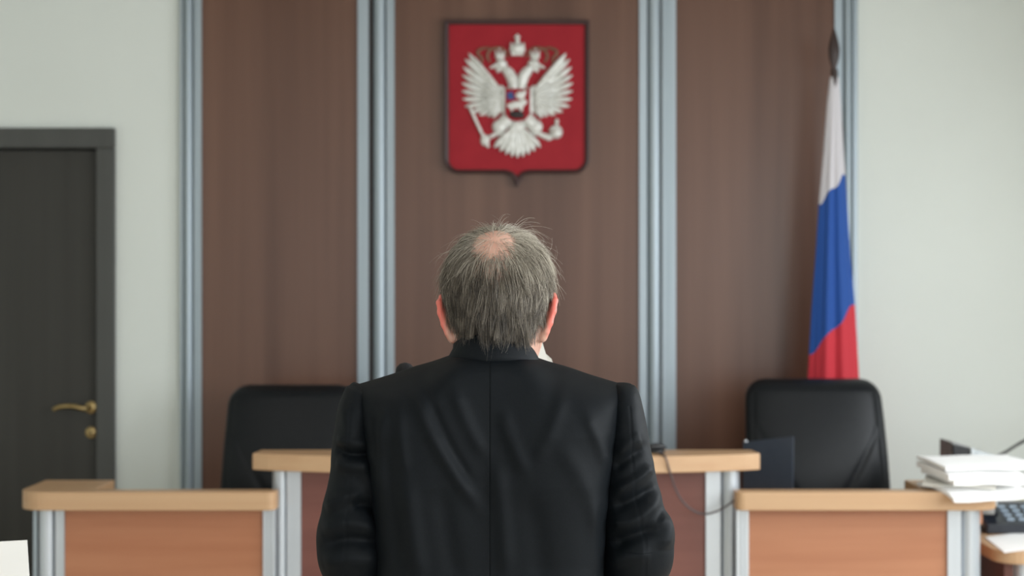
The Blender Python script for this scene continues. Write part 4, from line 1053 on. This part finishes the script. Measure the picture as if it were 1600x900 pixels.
# trousers and shoes
def leg_rings(s):
    out = []
    for z, hx, r in ((0.86, 0.085, 0.098), (0.78, 0.088, 0.098), (0.62, 0.092, 0.086), (0.46, 0.096, 0.074), (0.30, 0.099, 0.066), (0.16, 0.101, 0.062), (0.075, 0.102, 0.064)):
        out.append([(XB + s * hx + r * math.cos(a), AX - 0.002 + r * 1.05 * math.sin(a), z + 0.012 * (math.sin(a) < -0.3) * (z < 0.1) * -1) for a in np.linspace(0, 2 * PI, 28, endpoint=False)])
    return out
tr = grid_mesh('trousers', leg_rings(-1), 'trousers', man)
grid_mesh('trouser_leg', leg_rings(1), 'trousers', tr)
for s in (-1, 1):
    rings = []
    for q, wd, hh in ((-0.075, 0.018, 0.05), (-0.065, 0.033, 0.075), (-0.02, 0.040, 0.085), (0.04, 0.042, 0.082), (0.10, 0.048, 0.062), (0.16, 0.048, 0.048), (0.20, 0.036, 0.040), (0.222, 0.012, 0.028)):
        rings.append([(XB + s * (0.10 + 0.12 * max(0, q)) + wd * math.cos(a), AX - 0.02 + q, max(0.001, 0.035 + (hh - 0.035) * math.sin(a) if math.sin(a) > 0 else 0.035 + 0.036 * math.sin(a))) for a in np.linspace(0, 2 * PI, 20, endpoint=False)])
    grid_mesh('shoe', rings, 'shoe', man)

# sheet of paper held in front of the man
ps = thing('held_paper', 'pale paper sheet showing between the man\'s neck and right shoulder', 'paper', (-0.03, 2.97, 1.2))
tr_c = np.array(P(845, 527, 2.98)); ang = math.radians(17)
ux_ = np.array([math.cos(ang), 0, math.sin(ang)]); vz_ = np.array([math.sin(ang), -0.10, -math.cos(ang)])
rings = []
for j in range(12):
    v = 0.297 * j / 11; row = []
    for i in range(10):
        u = -0.21 * (1 - i / 9); p = tr_c + ux_ * u + vz_ * v; p[1] += -0.015 * math.sin(PI * i / 9) + 0.01 * math.sin(PI * j / 11)
        row.append(p)
    rings.append(row)
rings = np.array(rings)
full = np.concatenate([rings, (rings + np.array([0, 0.0008, 0]))[:, ::-1]], 1)
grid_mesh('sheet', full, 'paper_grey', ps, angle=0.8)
corner = [P(846, 540, 2.985), P(853, 553, 2.985), P(862, 561, 2.985), P(864, 568, 2.985), P(846, 570, 2.985)]
prism('second_sheet', [(p[0], p[2]) for p in corner], 2.9865, 2.988, 'y', 'paper_grey', ps)

# microphone on a floor stand in front of the man
mx_, my_, mz_ = P(633, 584, 2.93)
mic = thing('microphone_stand', 'black foam microphone peeking over the man\'s left shoulder', 'microphone', (mx_, my_, 0))
lathe('stand_base', [(0.13, 0.0), (0.13, 0.014), (0.11, 0.024), (0.02, 0.032), (0.014, 0.05)], mx_ - 0.05, my_ + 0.10, 'blackplastic', mic, 28)
tube('stand_pole', [(mx_ - 0.05, my_ + 0.10, 0.03), (mx_ - 0.05, my_ + 0.10, 1.12)], 0.010, 'blackplastic', mic, 12)
tube('gooseneck', [(mx_ - 0.05, my_ + 0.10, 1.11), (mx_ - 0.05, my_ + 0.09, 1.20), (mx_ - 0.03, my_ + 0.05, 1.28), (mx_, my_ + 0.01, mz_ - 0.02)], 0.006, 'blackplastic', mic, 10, 20)
lathe('foam_head', [(0.008, mz_ - 0.03), (0.014, mz_ - 0.028), (0.0175, mz_ - 0.015), (0.0185, mz_), (0.0165, mz_ + 0.011), (0.010, mz_ + 0.018), (0.002, mz_ + 0.0205)], mx_, my_, 'foam', mic, 20)
